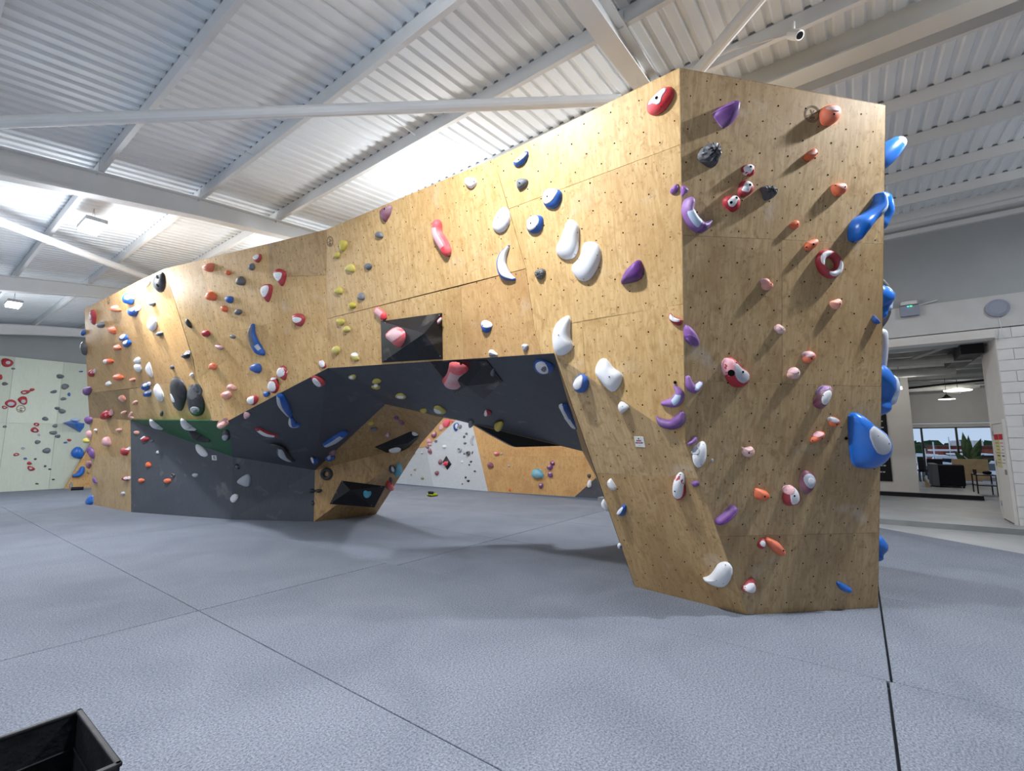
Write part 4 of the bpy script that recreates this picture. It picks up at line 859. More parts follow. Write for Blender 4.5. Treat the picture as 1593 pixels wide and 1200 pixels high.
# dark volume hanging on the back edge of the arch roof
P_V5 = Pl(V708, V906, V708-Vector((0, 0, 1)))
_o = MB().prism([P_V5.on(x, y) for x, y in [(733, 658), (769, 664), (851, 684), (880, 690), (874, 694), (803, 696), (796, 693.5), (767, 678)]], P_V5.n, -.35).build('climbing_volume', 'volume_black', origin=P_V5.on(820, 685)); tag(_o, 'long dark volume along the back edge of the arch roof', 'climbing volume')
HL = """
A L1 black b 738 297 85 165 8 z=7 bolt=730,255,3.4 bolt=735,320,3.0 bolt=735,350,1 n=pocketed_oval
A L1 blue b 503 425 56 92 -12 cap=white,497,405,44,62,-10 n=egg
A L1 blue b 540 522 52 84 0 cap=white,538,503,44,46,0 n=egg
A L1 orange b 398 502 76 46 18 z=8 cap=salmon,382,490,34,22,18
A L1 red o 200 515 225 508 247 540 245 600 235 632 215 622 195 590 z=5 cap=white,195,568,40,48 n=pointed_hold
A L1 grey b 287 628 50 42 35
A L1 orange o 342 642 400 650 398 705 378 700 345 668 z=7 cap=salmon,358,655,26,18
A L1 blue b 462 727 60 58 z=6 cap=white,452,720,30,36 n=ball
A L1 blue b 487 772 58 60 z=6 cap=white,474,764,28,34 n=ball
A L1 orange b 412 805 52 40 30 z=7 cap=salmon,400,795,26,18,30
A L1 orange b 342 912 72 46 12 z=7 cap=white,320,915,32,32
A L1 orange b 420 1037 72 46 22 z=8 cap=salmon,402,1022,34,18,20
A L1 salmon b 532 1055 34 30
A L1 red b 214 1003 26 60 cap=white,210,995,16,34
A L1 white b 347 1085 32 34
A L1 white b 638 303 52 72 10 z=5
A L1 grey b 683 463 46 34 30
A L1 white o 655 610 678 552 712 590 718 640 690 690 655 650 z=8 n=almond
A L1 grey b 742 697 50 34 10
A - black o 940 590 955 575 985 620 992 655 975 652 950 625 z=4 n=blocky_hold
A - black b 945 868 56 48 z=6 cap=palegrey,945,848,44,26
A - grey b 840 958 20 34 z=4
A - white b 992 1018 26 32 z=4
A L1 white b 568 905 50 44 0 z=5 n=block
A L1 white o 545 930 590 928 600 985 580 1003 548 968 z=6 n=block
A L1 white o 632 960 655 915 665 930 690 1030 685 1042 650 1005 z=6 bolt=662,935,1.2 n=fin
A L1 blue b 638 1105 48 60 cap=white,632,1095,26,30
B L1 blue b 648 62 40 56 cap=white,640,50,24,24
B L1 white o 695 20 712 -15 730 -8 775 80 765 125 745 132 710 80 z=7 n=fin
B - black b 885 60 118 258 -12 z=9 p=2.8 cap=white,812,80,838,55,872,120,862,135,820,105 n=big_oval
B - black b 1018 125 118 252 -8 z=9 p=2.8 cap=darkgrey,1000,55,90,120 cap=palegrey,1018,190,60,62,-40 cap=black,1030,205,44,50,-40 n=big_oval
B L1 salmon o 417 92 450 68 480 100 470 135 430 112 z=5
B L1 salmon b 553 133 28 34
B L1 salmon b 465 210 32 26
B L1 salmon o 495 235 520 197 530 215 522 240 542 250 535 265 505 258 z=4 n=hooked_hold
B L1 red b 330 230 50 72 -15 cap=pink,328,222,30,46,-10
B - pink b 335 437 40 72 -8
B - salmon b 427 346 38 26
B - red b 474 512 38 68 0 cap=white,474,492,22,26
B L0 red b 482 722 40 42 cap=white,480,722,24,26
B L0 palegrey b 458 840 20 30
B L0 white b 245 347 18 20
B L0 purple o 218 720 235 708 262 765 240 762 222 745 z=4
p L1 purple b 135.5 608.5 12 14 0 z=7
p L0 purple b 137.5 654 10 13 0 z=7
p L0 purple b 141.5 704 9 19 -18 z=7
p L0 plum b 138.5 723 6 13 0 z=7
p L0 skyblue o 134 780 143.5 767 144.5 786 136 786 z=9 n=wedge
p L1 darkgrey b 131 542 7 22 -8 z=8
p L1 blue b 130 518 5 9 0 z=6
p L0 pink b 138.5 676 6 14 -5 z=6
p L0 yellow b 134.5 686 8 8 0 z=8
A - orange b 1125 182 78 68 15 z=9 bolt=1110,178
A - orange o 1252 205 1280 205 1300 228 1275 243 1256 235 z=6
A - orange b 1142 406 68 76 -15 z=9
A - blue b 1285 430 58 56 z=7
A - orange b 1247 503 54 44 30 z=7
A - grey b 1353 528 52 44 z=6
A - red o 1070 680 1110 665 1140 700 1100 725 1078 712 z=9
A - pink b 1205 800 58 32 22 z=6
A - grey o 1283 710 1310 702 1337 722 1312 742 z=5
A - orange b 1155 953 56 50 10 z=8
B - salmon b 1302 15 70 45 25 z=7 cap=pink,1285,5,34,24,20
B - salmon b 1264 75 74 62 15 z=9 cap=pink,1252,60,48,26,15
B - darkgrey b 759 218 16 44 z=4
B G white s 605 325 8 640 355 20 665 368 14 n=crescent
B G blue b 690 370 38 38 z=5
B G white s 682 268 6 715 300 16 760 330 5 n=sliver
B G white s 928 265 8 965 305 20 1015 335 6 n=sliver
B G black s 992 342 8 1050 388 24 1128 425 6 n=slab
B G salmon b 1237 297 76 44 10 cap=pink,1225,295,40,30
B G black o 1222 375 1235 348 1270 345 1292 390 1280 430 1240 425 z=7 cap=palegrey,1250,403,42,44
B G black b 1155 265 30 16
B GW salmon b 563 366 38 28
B GW red b 628 418 56 40 0 cap=white,601,407,28,24
B GW grey b 686 430 26 12 -30
B GW white o 1018 460 1040 455 1090 490 1122 543 1080 562 1030 515 z=6 n=leaf_shaped_hold
B GW orange b 655 617 38 38 bolt=655,622,.7
B GW orange b 600 739 38 36 bolt=602,742,.7
B GW orange b 803 742 44 42 bolt=803,745,.7
B GW darkgrey r 848 697 28 26 0 .5 n=ring
B GW palegrey b 1018 698 38 32
B GW2 palegrey o 1335 752 1370 715 1425 685 1450 705 1445 775 1420 792 1370 775 z=7 n=shell
B GW palegrey b 725 520 20 24
B GW2 white o 1283 885 1312 842 1355 848 1350 885 1312 920 z=5 n=bent_block
B GW2 black b 1340 632 54 36 30 cap=grey,1345,632,30,18,30
B S1 pink b 1417 231 48 42
C - red o 135 243 165 218 222 207 217 262 185 300 152 277 z=4 cap=white,136,242,165,218,197,215,195,245,175,268,150,262 bolt=163,242,1 n=pointed_shield
C - grey o 102 330 128 292 155 310 155 355 120 368 100 350 z=8
C - darkgrey b 28 466 72 92 10 z=10
C - red o 323 402 352 350 402 348 455 385 440 470 412 523 375 478 z=5 cap=white,325,408,350,382,415,380,412,430,380,475,350,450 bolt=366,431,1 n=pointed_shield
C - red o 203 548 232 493 325 492 318 580 282 677 240 625 z=5 cap=white,205,550,235,505,288,502,290,560,255,625,215,600 bolt=243,566,1 n=pointed_shield
C - red b 567 823 120 118 z=7 cap=white,508,820,535,798,595,808,590,840,555,860,520,845 bolt=515,825,.8 n=round_hold
C - blue s 147 880 16 140 955 32 165 1040 38 205 1105 42 235 1130 26 z=9 cap=grey,.05,.6,.3,.8 cap=palegrey,.6,.85,.15,.4 n=long_crescent
C - yellow b 982 131 76 102 10 z=4 bolt=945,128,.8
C - yellow o 890 230 945 180 955 235 925 258 898 252 z=4 bolt=908,232,.8
C - yellow b 1050 345 84 86 z=4 bolt=1020,345,.7
C - yellow b 942 557 74 72 z=4 bolt=918,553,.7
C - yellow b 1070 692 62 64 z=4 bolt=1048,692,.7
C - yellow b 958 845 72 70 z=4 bolt=942,848,.7
C - yellow b 1015 915 64 60 15 z=4 bolt=990,912,.7
C - yellow o 875 1110 905 1065 950 1080 948 1130 915 1158 885 1140 z=5 bolt=890,1108,.7
D - yellow o 1050 125 1085 108 1140 165 1110 200 1060 160 z=4 cap=white,1050,122,1085,108,1118,145,1075,150
C - grey b 1318 34 76 60 z=4
C - grey o 1175 320 1215 290 1255 320 1240 350 1215 368 1195 345 z=4
C - grey b 1150 610 72 68 z=4
E - plum o 178 602 222 552 305 525 285 615 255 670 232 702 205 670 z=6 bolt=238,573,2 n=pointed_hold
E - brightred s 728 725 46 735 815 50 790 910 52 815 965 48 z=8 cap=pink,.18,.75,.35,.85 bolt=728,835,.8 n=long_sausage
E - white o 970 290 1018 268 1095 298 1078 355 1032 388 985 350 z=5 bolt=1010,343,.7 bolt=1063,314,.9 n=rounded_shell
F - brightred s 170 508 34 222 552 36 z=5 cap=pink,.1,.75,.2,.95 bolt=155,522,.8 n=bean
F - blue b 1175 650 98 112 -15 z=5 cap=white,1130,595,1160,588,1215,615,1222,650,1190,668,1140,650 bolt=1153,637,1.1 n=rounded_hold
F - white o 1200 868 1240 865 1292 918 1260 932 1205 932 z=6 cap=grey,1205,890,1240,895,1285,925,1205,932 n=half_dome
G - white o 25 628 60 530 105 482 150 500 163 590 130 665 75 690 38 665 z=6 bolt=79,571,.9 bolt=130,563,.6 n=smooth_teardrop
G - blue s 154 782 6 112 850 30 100 925 38 128 995 38 195 1030 10 z=6 cap=white,.08,.9,.05,.62 bolt=95,912,1 n=crescent_moon
G - blue o 183 150 220 125 260 100 292 62 298 110 262 172 212 195 188 182 z=5 cap=white,184,150,225,125,285,68,275,115,225,160,200,160 bolt=232,140,1.2 n=half_moon
G - grey o 210 285 240 275 293 280 290 325 232 365 212 355 z=5 bolt=237,314,1.2
G - blue o 400 385 440 345 545 362 545 430 505 505 430 500 402 450 z=6 cap=white,397,405,430,350,505,348,515,385,480,450,430,475,402,455 bolt=445,414,1.4 bolt=500,373,.8 n=round_dome
G - blue o 282 600 310 555 395 550 410 590 398 660 350 692 298 682 285 650 z=6 cap=white,280,600,305,553,365,550,382,600,350,655,300,672,285,650 bolt=322,614,1.4 bolt=363,569,.8 bolt=361,635,.8 n=round_dome
G - white o 590 585 630 580 672 625 674 700 668 820 630 882 550 885 490 825 540 720 572 640 z=8 bolt=537,732,.8 bolt=655,679,.8 bolt=588,598,.6 bolt=634,841,.8 n=very_large_smooth_slab
G - white o 705 760 760 742 815 760 840 825 825 925 770 1025 715 1055 650 1025 605 940 665 890 695 835 z=8 bolt=677,885,1.2 bolt=808,849,.8 bolt=711,768,.6 bolt=706,1028,.8 n=very_large_curved_slab
G - purple o 978 1072 1010 980 1065 920 1125 870 1155 930 1155 1005 1120 1040 1040 1060 z=9 n=faceted_pyramid
G - darkgrey b 385 990 78 80 z=5 rough=.3
G - violet o 1348 375 1370 340 1415 308 1420 350 1395 392 1368 398 z=4 bolt=1372,362,.5
H - white o 475 330 510 240 595 187 612 215 605 370 637 425 608 468 540 508 497 488 478 420 z=9 bolt=532,342,1 bolt=620,431,1 bolt=587,204,.6 n=very_large_boot_shape
H - palegrey o 246 408 300 412 290 445 272 475 250 440 z=5 bolt=262,430,.8
H - white o 790 605 820 530 860 512 890 530 930 592 1003 632 990 710 935 780 885 748 800 645 z=8 bolt=909,653,1.1 bolt=861,531,.6 bolt=988,630,.7 bolt=805,632,.6 n=very_large_butterfly_shape
H L blue o 630 710 650 655 695 628 740 665 745 720 725 770 685 777 650 760 z=10 cap=white,630,712,650,665,685,645,705,690,695,735,665,750,640,742 bolt=693,647,.8 n=teardrop
H L white o 963 870 990 833 1053 880 1030 905 990 937 z=7 bolt=1003,873,.6 bolt=990,911,.6 n=pyramid
e - violet s 178 905 10 222 975 44 178 1052 52 75 1065 24 z=6 cap=paleblue,.35,.7,.3,.7 n=crescent_moon
g M purple s 558 50 10 600 95 36 680 112 44 745 75 50 770 20 24 z=6 n=crescent_moon
e - red o 115 255 135 213 180 268 258 275 240 330 205 347 135 305 z=4 cap=white,122,258,138,222,175,270,240,285,215,310,165,305,125,280 n=small_wing
H S2 blue b 408 582 150 100 20 z=6 cap=white,400,590,110,62,25 cap=grey,415,590,40,34,20
H S4 blue s 565 870 24 600 935 24 z=7 cap=white,0,1,.45,.95 n=bean
H S4 blue s 608 950 26 650 1015 22 z=7 cap=white,0,.8,.4,.9 n=bean
H S2 yellow b 78 1020 74 44 -10
a - brightred o 150 440 180 395 290 285 350 262 400 272 417 325 390 400 320 495 245 538 185 532 155 500 z=6 cap=white,165,430,190,390,300,280,345,275,340,310,300,370,290,430,250,450,220,425,170,445 bolt=253,381,2.2 bolt=292,457,.7 n=elongated_dish
a - purple o 765 508 935 408 1010 403 1005 485 985 590 890 660 850 640 z=10 peak=960,480 cap=violet,775,505,930,412,985,408,940,450,850,475 n=sharp_fin
a - darkgrey o 630 910 680 830 760 785 830 800 850 880 830 960 790 1025 740 1020 650 960 z=9 bolt=780,880,1.6 rough=.55 n=cracked_rock
a - red b 1105 1048 120 112 z=5 cap=white,1062,1015,1130,985,1160,1010,1130,1060,1120,1090,1080,1085,1070,1050 bolt=1117,1022,1.8 bolt=1140,1058,.9 n=small_dish
b - orange o 548 300 600 250 680 245 722 290 715 380 650 430 590 432 555 400 z=13 cap=salmon,600,262,680,252,718,285,700,320,620,300 bolt=652,340,1.4 n=big_rounded_jug
b - orange o 395 712 480 632 515 640 525 690 470 745 410 742 z=9 cap=salmon,440,680,490,638,515,650,515,690,470,700 bolt=513,682,1.2 n=jug
b - orange o 642 962 700 945 760 938 783 980 775 1030 700 1070 655 1020 z=9 cap=salmon,690,955,760,942,780,980,760,1010,710,985 bolt=756,982,1.2 bolt=687,962,.8 n=jug
b - darkgrey o 8 985 60 962 140 965 165 1015 150 1060 100 1090 50 1100 35 1030 z=7 bolt=118,1013,1.4 rough=.4 n=cracked_rock
c R violet o 232 180 270 172 310 215 300 240 270 250 255 280 238 262 z=5 cap=grey,285,225,34,30 n=hooked_hold
c R violet s 300 345 52 290 420 52 345 520 55 420 565 50 500 515 14 z=9 cap=purple,.62,.98,.05,.95 cap=paleblue,.3,.6,.2,.75 n=large_crescent_moon
c - red b 712 335 150 162 z=6 cap=white,672,310,740,255,775,270,745,330,725,378,690,365,675,335 bolt=745,292,2 bolt=695,335,2 n=round_dish
c - red b 838 202 148 146 z=6 cap=white,810,200,835,130,890,130,910,165,870,200,870,240,825,235,800,215 bolt=868,172,2 n=round_dish
c - orange o 1235 550 1290 500 1335 495 1340 560 1290 585 z=8 bolt=1314,537,1 n=jug
c - salmon o 990 1080 1010 1040 1045 1038 1060 1070 1100 1100 1085 1140 1030 1158 990 1135 z=7 cap=pink,1023,1065,50,52 bolt=1067,1095,1 n=jug
d - orange o 305 500 340 455 420 425 442 450 420 500 350 550 310 530 z=9 cap=salmon,350,450,420,428,440,450,400,490,360,480 bolt=380,485,1.6 bolt=335,505,1 n=jug
d - red r 538 665 225 285 -32 .42 z=5 cap=white,.55,.85,.55,.9 cap=white,.02,.42,.52,.92 n=oval_ring
d - skyblue s 985 45 38 968 150 60 880 245 62 800 320 80 765 400 62 z=13 cap=paleblue,0,.45,.05,.5 n=long_flowing_hold
d - salmon o 540 1020 600 1000 640 985 655 1020 640 1070 600 1100 560 1065 z=8 bolt=628,1040,1.2 n=jug
e R violet o 262 322 330 355 390 440 418 540 335 535 270 455 z=7 cap=purple,290,420,340,430,385,470,410,535,340,525,285,460 n=shell
e R violet s 297 828 22 315 895 36 360 932 38 410 885 24 z=5 cap=paleblue,.5,.95,.1,.6 n=small_crescent_moon
e R red o 640 690 675 632 730 640 790 725 868 770 885 835 850 900 765 930 690 890 645 800 z=8 cap=pink,645,690,680,640,740,655,735,750,700,830,655,790 cap=palegrey,710,700,750,685,800,745,870,780,880,840,830,885,760,860,725,790 bolt=800,772,2 bolt=678,720,1 bolt=702,782,3 bolt=748,688,1 bolt=875,815,.8 n=large_bean
e - salmon o 1118 385 1130 330 1155 325 1210 370 1205 405 1160 428 z=6 cap=pink,1145,365,45,50 bolt=1186,366,.8 n=jug
f - salmon o 127 555 195 495 232 510 242 560 215 605 150 595 z=7 cap=pink,150,545,195,500,230,512,235,545,190,555 bolt=219,544,1.1 n=jug
f - orange o 268 400 295 365 345 360 378 395 360 440 312 475 275 450 z=7 cap=pink,275,395,300,368,345,362,372,392,340,410,295,415 bolt=330,427,1.1 n=jug
f - blue s 862 68 8 868 95 18 890 118 16 z=4 n=small_chip
f - plum o 352 808 400 720 455 655 520 655 505 740 440 858 385 845 z=6 cap=violet,400,720,450,660,510,660,490,690,440,700,410,745 cap=white,412,790,440,720,480,690,507,705,490,780,450,830 bolt=435,738,.8 bolt=437,820,.8 n=long_wedge
f - orange o 485 940 530 915 582 950 575 985 520 1015 490 970 z=7 cap=palegrey,490,940,530,918,580,950,545,975,500,960 bolt=545,983,1.1 n=jug
f - orange o 330 1120 380 1060 440 1040 457 1070 420 1110 350 1148 z=7 cap=pink,375,1075,420,1042,455,1065,420,1085,375,1100 bolt=420,1100,1 bolt=358,1125,.8 n=jug
p R skyblue o 1322 650 1328 641 1340 644 1353 658 1370 667 1382 684 1384 700 1378 716 1362 729 1340 731 1327 722 1325 700 z=16 p=3 cap=palegrey,1346,672,1355,660,1372,670,1383,688,1382,702,1368,708,1355,702 bolt=1359,677,.9 bolt=1377,689,1.2 n=huge_boxy_lump
h - salmon o 373 172 385 145 412 150 440 137 456 165 450 195 415 210 385 195 z=7 cap=pink,385,145,412,155,445,140,450,160,415,168,388,165 bolt=414,177,1.2 n=jug
h - orange o 455 405 475 398 548 425 545 465 520 476 460 472 z=7 bolt=511,447,1.4 n=flat_topped_jug
h - red b 685 450 100 136 z=6 cap=pink,645,400,690,385,715,395,690,440,650,440 cap=white,676,410,710,392,732,430,728,490,690,508,672,470 bolt=694,443,1.6 n=upright_oval
h - plum o 735 350 750 300 785 283 830 315 832 360 800 425 770 445 740 405 z=7 cap=palegrey,798,353,68,86 cap=white,800,350,40,44 n=upright_teardrop
h - orange s 535 718 16 575 752 28 610 788 24 z=7 bolt=604,768,1.4 n=slanting_jug
h - red o 468 752 500 712 522 712 520 765 495 783 z=4 cap=white,485,752,508,722,522,735,515,765 n=small_pyramid
h L white o 122 960 165 955 200 915 225 870 275 858 310 885 318 920 300 990 262 1018 190 1000 z=8 bolt=268,888,.8 bolt=224,962,.7 bolt=264,986,.7 n=large_whale_tail
h - red o 373 1032 412 978 446 946 465 1000 452 1055 395 1048 z=6 cap=white,390,1035,440,980,460,1005,455,1040,440,1052,405,1045 n=pointed_shell
h - skyblue s 972 988 9 1000 1012 19 1035 1030 18 z=4 n=small_wing
g L white o 130 600 160 567 185 600 212 655 200 676 155 652 z=5 bolt=150,610,.7 bolt=165,650,.6 n=small_wedge
g L blue o 205 872 240 820 275 792 297 805 285 885 240 885 z=6 cap=white,205,870,245,820,270,815,262,850,235,880 n=small_shell
g L white o 78 790 100 740 118 765 145 855 128 845 z=6 n=thin_fin
g L white b 237 1143 30 44 0 z=5 cap=blue,247,1158,14,18
g L red o 690 640 700 560 735 535 775 560 795 640 798 700 775 750 730 757 695 720 z=9 cap=white,688,620,705,560,735,538,770,560,772,640,775,700,760,745,715,745,690,700 bolt=734,562,1.2 bolt=717,668,1.4 n=tall_capsule
g L purple o 838 605 870 590 905 592 920 620 900 642 865 638 z=5 n=low_shell
g R violet o 812 275 840 250 870 212 895 215 902 250 870 275 830 295 z=5 n=folded_hold
g R white o 856 380 880 315 915 262 970 250 978 370 955 450 910 488 875 455 z=5 cap=palegrey,858,372,885,310,912,290,915,350,895,372 bolt=950,281,.6 bolt=897,366,.7 bolt=930,452,.7 n=hollow_shell
g R purple s 1078 928 32 1135 890 36 1190 830 36 z=7 cap=violet,.2,.9,.5,.85 n=slug_shape
D - blue b 170 258 92 96 z=8 bolt=150,270,.7
D - red o 368 280 400 228 440 240 462 290 440 380 405 350 372 320 z=8 cap=white,400,298,66,96,12 n=oval
D - red o 285 430 310 345 345 332 382 400 378 460 340 500 300 480 z=8 cap=white,317,428,68,100 cap=white,320,358,34,24 n=double_oval
D - blue b 268 500 54 58 z=5
D - red b 137 556 92 94 z=7 cap=white,120,558,64,78
D - red o 752 205 772 168 832 235 810 262 780 262 z=4 cap=white,752,205,775,175,815,235,785,258 n=small_shield
D S1 red b 752 380 140 82 35 z=6 cap=white,735,392,96,52,38 n=oval
D S1 blue s 398 510 26 425 590 36 480 680 22 z=8 cap=palegrey,.1,.95,.5,.85 n=long_slug
D S1 blue s 498 715 12 515 775 26 565 780 16 z=7 cap=palegrey,.1,.9,.5,.9 n=hook
D S1 pink b 83 697 60 54
D S1 red s 190 822 18 265 862 26 360 885 12 z=6 cap=white,.12,.8,.25,.75 n=long_slug
D S1 black s 325 972 10 400 1000 18 430 1065 32 488 1108 24 z=7 cap=palegrey,.3,.9,.3,.7 n=long_bent_hold
D S2b blue s 980 862 30 905 915 36 832 958 26 z=9 cap=palegrey,.2,.95,.4,.75 n=long_slug
D S2 yellow b 1070 342 78 40 z=3 cap=white,1060,345,40,20
D S2 yellow b 1295 380 88 42 z=3
D S2 yellow b 1290 435 82 38 z=3 cap=white,1285,428,40,16
D S3 yellow b 1228 680 84 38 -8 z=3
F M brightred o 235 735 300 662 370 645 465 685 470 770 385 865 310 800 vol=V1 z=16 cap=pink,240,735,305,668,372,650,425,675,390,745,330,795,265,790 bolt=435,775,1 n=big_scooped_jug where=V1
F M hotred o 712 600 755 555 768 575 735 632 708 628 vol=V1 z=2 cap=white,720,602,752,565,760,580,733,620 n=small_tag_hold where=V1
x S2 brightred s 1125 48 44 1085 110 28 1075 160 42 vol=V2 z=8 cap=pink,.25,1,.1,.75 bolt=1065,130,1 n=hourglass_hold where=V2
x S2 grey b 1368 88 34 54 10 vol=V2 z=4 where=V2
x I2 white b 820 525 62 40 0 vol=V3 z=5 where=V3
x I2 white b 672 645 92 44 -10 vol=V3 z=5 where=V3
x I1 cyan o 435 945 455 930 475 945 495 940 497 970 470 998 442 985 vol=V4 z=5 n=heart-shaped_hold where=V4
y FW hotred o 392 362 415 340 432 350 425 375 400 378 vol=V6 z=8 where=V6
w LW paleblue b 470 693 58 26 0 vol=V7 z=10 where=V7
D I2 yellow b 1244 770 56 36
D I2 grey b 1272 828 60 34
D I2 plum b 1400 884 54 38 0 cap=pink,1398,884,24,20
D I2 plum b 885 1045 72 50 10
D I2 blue b 858 1095 90 46 -8 cap=palegrey,850,1092,40,26
D S2b blue b 716 1122 70 44 cap=white,696,1128,24,30
x S2 yellow b 707 262 74 40 z=3 cap=white,705,266,50,18
x S3 yellow b 872 366 54 28 z=3
x S2 yellow b 985 362 94 52 12 z=4 cap=white,970,368,60,26,15
x S2 red b 1330 384 54 42 0 z=4 cap=white,1318,388,24,28
x S4 yellow b 1412 475 72 46 -10 z=5
x S2 grey b 1212 460 44 32
x I1 black r 175 820 88 92 20 .35 z=7 n=ring
x I1 black b 72 941 44 30
x I1 black b 118 941 44 28
x I1 black b 76 1030 24 36
x I2 plum b 718 398 40 32
x I2 plum b 715 448 46 34 20
x I2 purple b 680 416 34 26
x I1 darkgrey b 255 955 26 30 vol=V4 z=4
x I1 cyan b 690 790 50 92 20 z=12 n=tall_lump
x I1 black b 645 785 46 50 0 z=8 cap=palegrey,650,785,24,28
x I1 brightred b 630 905 60 62 0 z=10 cap=black,645,880,24,36
y FW hotred o 390 78 415 52 445 58 440 90 415 118 400 105 z=10 n=triangle
y FW pink o 362 110 385 80 400 120 378 142 z=10 n=triangle
y FW hotred o 445 62 472 68 455 82 z=8
y FW blue b 485 106 30 62 5 cap=white,488,106,12,40
y FW grey b 512 106 24 26
y FW plum b 333 162 34 44 10 cap=pink,328,150,22,20
y FW pink b 298 205 34 34
y FW pink b 303 228 26 22
y FW plum b 288 245 20 26
y FW plum b 304 276 26 38 -20
y FW grey b 345 207 18 20
y FW white b 403 244 26 22
y FW olive b 195 290 18 14
y FW palegrey b 250 288 16 14
y FW olive b 138 355 12 16
y FW olive b 200 400 16 16
y FW olive b 175 437 12 12
y FW olive b 252 460 20 18
y FW plum b 376 350 26 38 -10
y FW plum b 352 426 28 30 -30
y FW grey b 555 155 18 14
y FW grey b 540 176 16 18
y FW grey b 545 220 20 14
y FW palegrey r 510 265 28 30 0 .4
y FW grey b 540 292 12 12
y FW grey r 568 290 26 34 20 .35
y FW black b 587 347 18 12
y FW black b 575 369 12 12
y FW black b 613 413 14 12
y FW black b 550 456 14 14
y FW black b 568 480 18 18
y FW grey b 527 501 10 10
y FW palegrey s 603 170 7 592 205 10 598 230 6 n=tall_crescent
y FW grey b 597 285 9 20 15
y FW white b 525 350 14 18
y FW brightred b 762 292 38 26 10 cap=pink,755,290,20,14
y FW palegrey b 797 293 14 14
y FW plum b 720 372 40 44 -20 z=10
y FW palegrey b 848 376 14 14
y FW cyan b 1044 432 82 68 35 z=14 n=large_lump
y FW palegrey b 1066 406 12 14
y FW purple b 1148 357 28 36 -20 cap=pink,1150,352,14,18
y FW purple b 1130 388 38 38 -20 cap=pink,1125,378,18,12
y FW purple b 1132 436 36 42 -20 cap=pink,1130,424,18,14
y FW purple b 1068 512 30 40 -20 cap=pink,1066,505,14,14
y FW orange b 852 541 14 22 0
y FW black b 1400 446 26 28
y FW white o 1383 510 1395 472 1415 470 1415 525 1390 530 z=6
w LW red o 5 315 45 308 88 330 80 355 45 368 12 358 z=10 cap=palegrey,50,338,30,22 n=boxy_lump
w LW grey b 82 375 26 12
w LW red b 4 428 26 32
w LW darkgrey b 30 469 42 20
w LW red b 158 521 60 26 -12 cap=palegrey,150,524,24,12
w LW red b 200 506 34 18
w LW red o 22 590 60 562 100 575 108 600 80 622 50 612 z=9 cap=palegrey,68,595,44,26 n=triangle
w LW red o 105 570 125 548 168 545 172 598 140 602 z=9 cap=palegrey,145,580,30,24 n=triangle
w LW red b 28 616 36 20 cap=palegrey,28,616,16,8
w LW grey b 375 423 52 26
w LW grey b 405 486 48 36
w LW grey b 335 519 48 18 -10
w LW blue b 430 535 20 22
w LW grey b 395 563 38 20
w LW grey b 357 622 34 20
w LW grey b 387 640 48 28
w LW grey b 282 687 40 26
w LW grey b 343 731 34 22
w LW grey b 332 774 48 26
w LW grey b 360 796 34 22
w LW grey b 234 832 38 24
w LW grey b 291 885 50 36
w LW red b 228 722 36 22 0 cap=palegrey,226,724,16,10
w LW red b 216 757 50 34 cap=palegrey,218,760,20,16
w LW red b 432 820 26 18
w LW palegrey r 242 787 20 14 0 .4
w LW darkgrey r 30 736 24 14 0 .4
w LW palegrey r 143 870 24 14 0 .4
w LW red b 102 909 36 20 -10 cap=palegrey,102,910,16,8
w LW blue r 157 935 22 14 0 .4
w LW red b 183 964 32 20 15
w LW red o 168 985 185 978 225 998 205 1012 178 1010 z=8 cap=palegrey,190,996,20,12 n=triangle
w LW darkgrey b 220 938 20 12
w LW black b 281 982 18 12
w LW black b 310 1001 20 10
w LW black b 332 1065 20 10
w LW black b 230 1091 22 10
w LW blue b 505 393 28 9
w LW blue b 408 835 28 11
w LW skyblue b 485 900 78 82 0 z=22 n=large_lump
w LW skyblue s 512 995 14 495 1030 20 458 1042 10 z=14 off=.16 n=crescent
w LW yellow b 540 824 38 28
w LW olive b 550 1020 18 16 off=.16
""".strip().split('\n')
for ln in HL: hold(ln)
# holds fixed to the hidden right flank of the boulder, seen past its edge
def blob3(name, pts, radii, colour, sq=(1, 1, 1), seg=16):
    mb = MB(); P = [Vector(p) for p in pts]
    n = len(P); t0 = (P[0]-P[1]).normalized(); t1 = (P[-1]-P[-2]).normalized()
    Q = [P[0]+t0*radii[0]*c for c in (.98, .8, .45)]+P+[P[-1]+t1*radii[-1]*c for c in (.45, .8, .98)]
    R = [radii[0]*k_ for k_ in (.18, .6, .89)]+list(radii)+[radii[-1]*k_ for k_ in (.89, .6, .18)]
    mb.tube(Q, R, seg); o = mb.build(name, colour, origin=P[n//2], smooth=True)
    m = o.modifiers.new('smooth', 'SUBSURF'); m.levels = m.render_levels = 1
    return o
def flank(px, radii_px, colour, kind, caps=(), Xo=.22, extra=''):
    # centre line read off the photograph, on a plane a hand's width behind the end face
    q = [P_R.on(x, y, -Xo) for x, y in px]; d = [(p-CAM).length*r/FPX*.86 for p, r in zip(q, radii_px)]
    o = blob3('climbing_hold', q, d, colour)
    for cpx, cr_, cc in caps:
        qq = [P_R.on(x, y, -Xo+.012) for x, y in cpx]; dd = [(p-CAM).length*r/FPX*.86 for p, r in zip(qq, cr_)]
        c = blob3('grip_patch', qq, dd, cc); c.parent = o; c.location = c.location-o.location
    reg(o, colour, kind, 'flank', px[len(px)//2], caps[0][2] if caps else None, extra); return o
flank([(1366, 252), (1380, 238), (1394, 226)], [14, 15, 11], 'skyblue', 'finger-like hold', [([(1393, 227), (1397, 224)], [10, 9.4], 'paleblue')])
flank([(1368, 318), (1374, 330), (1366, 345)], [17, 18, 14], 'skyblue', 'rounded hold')
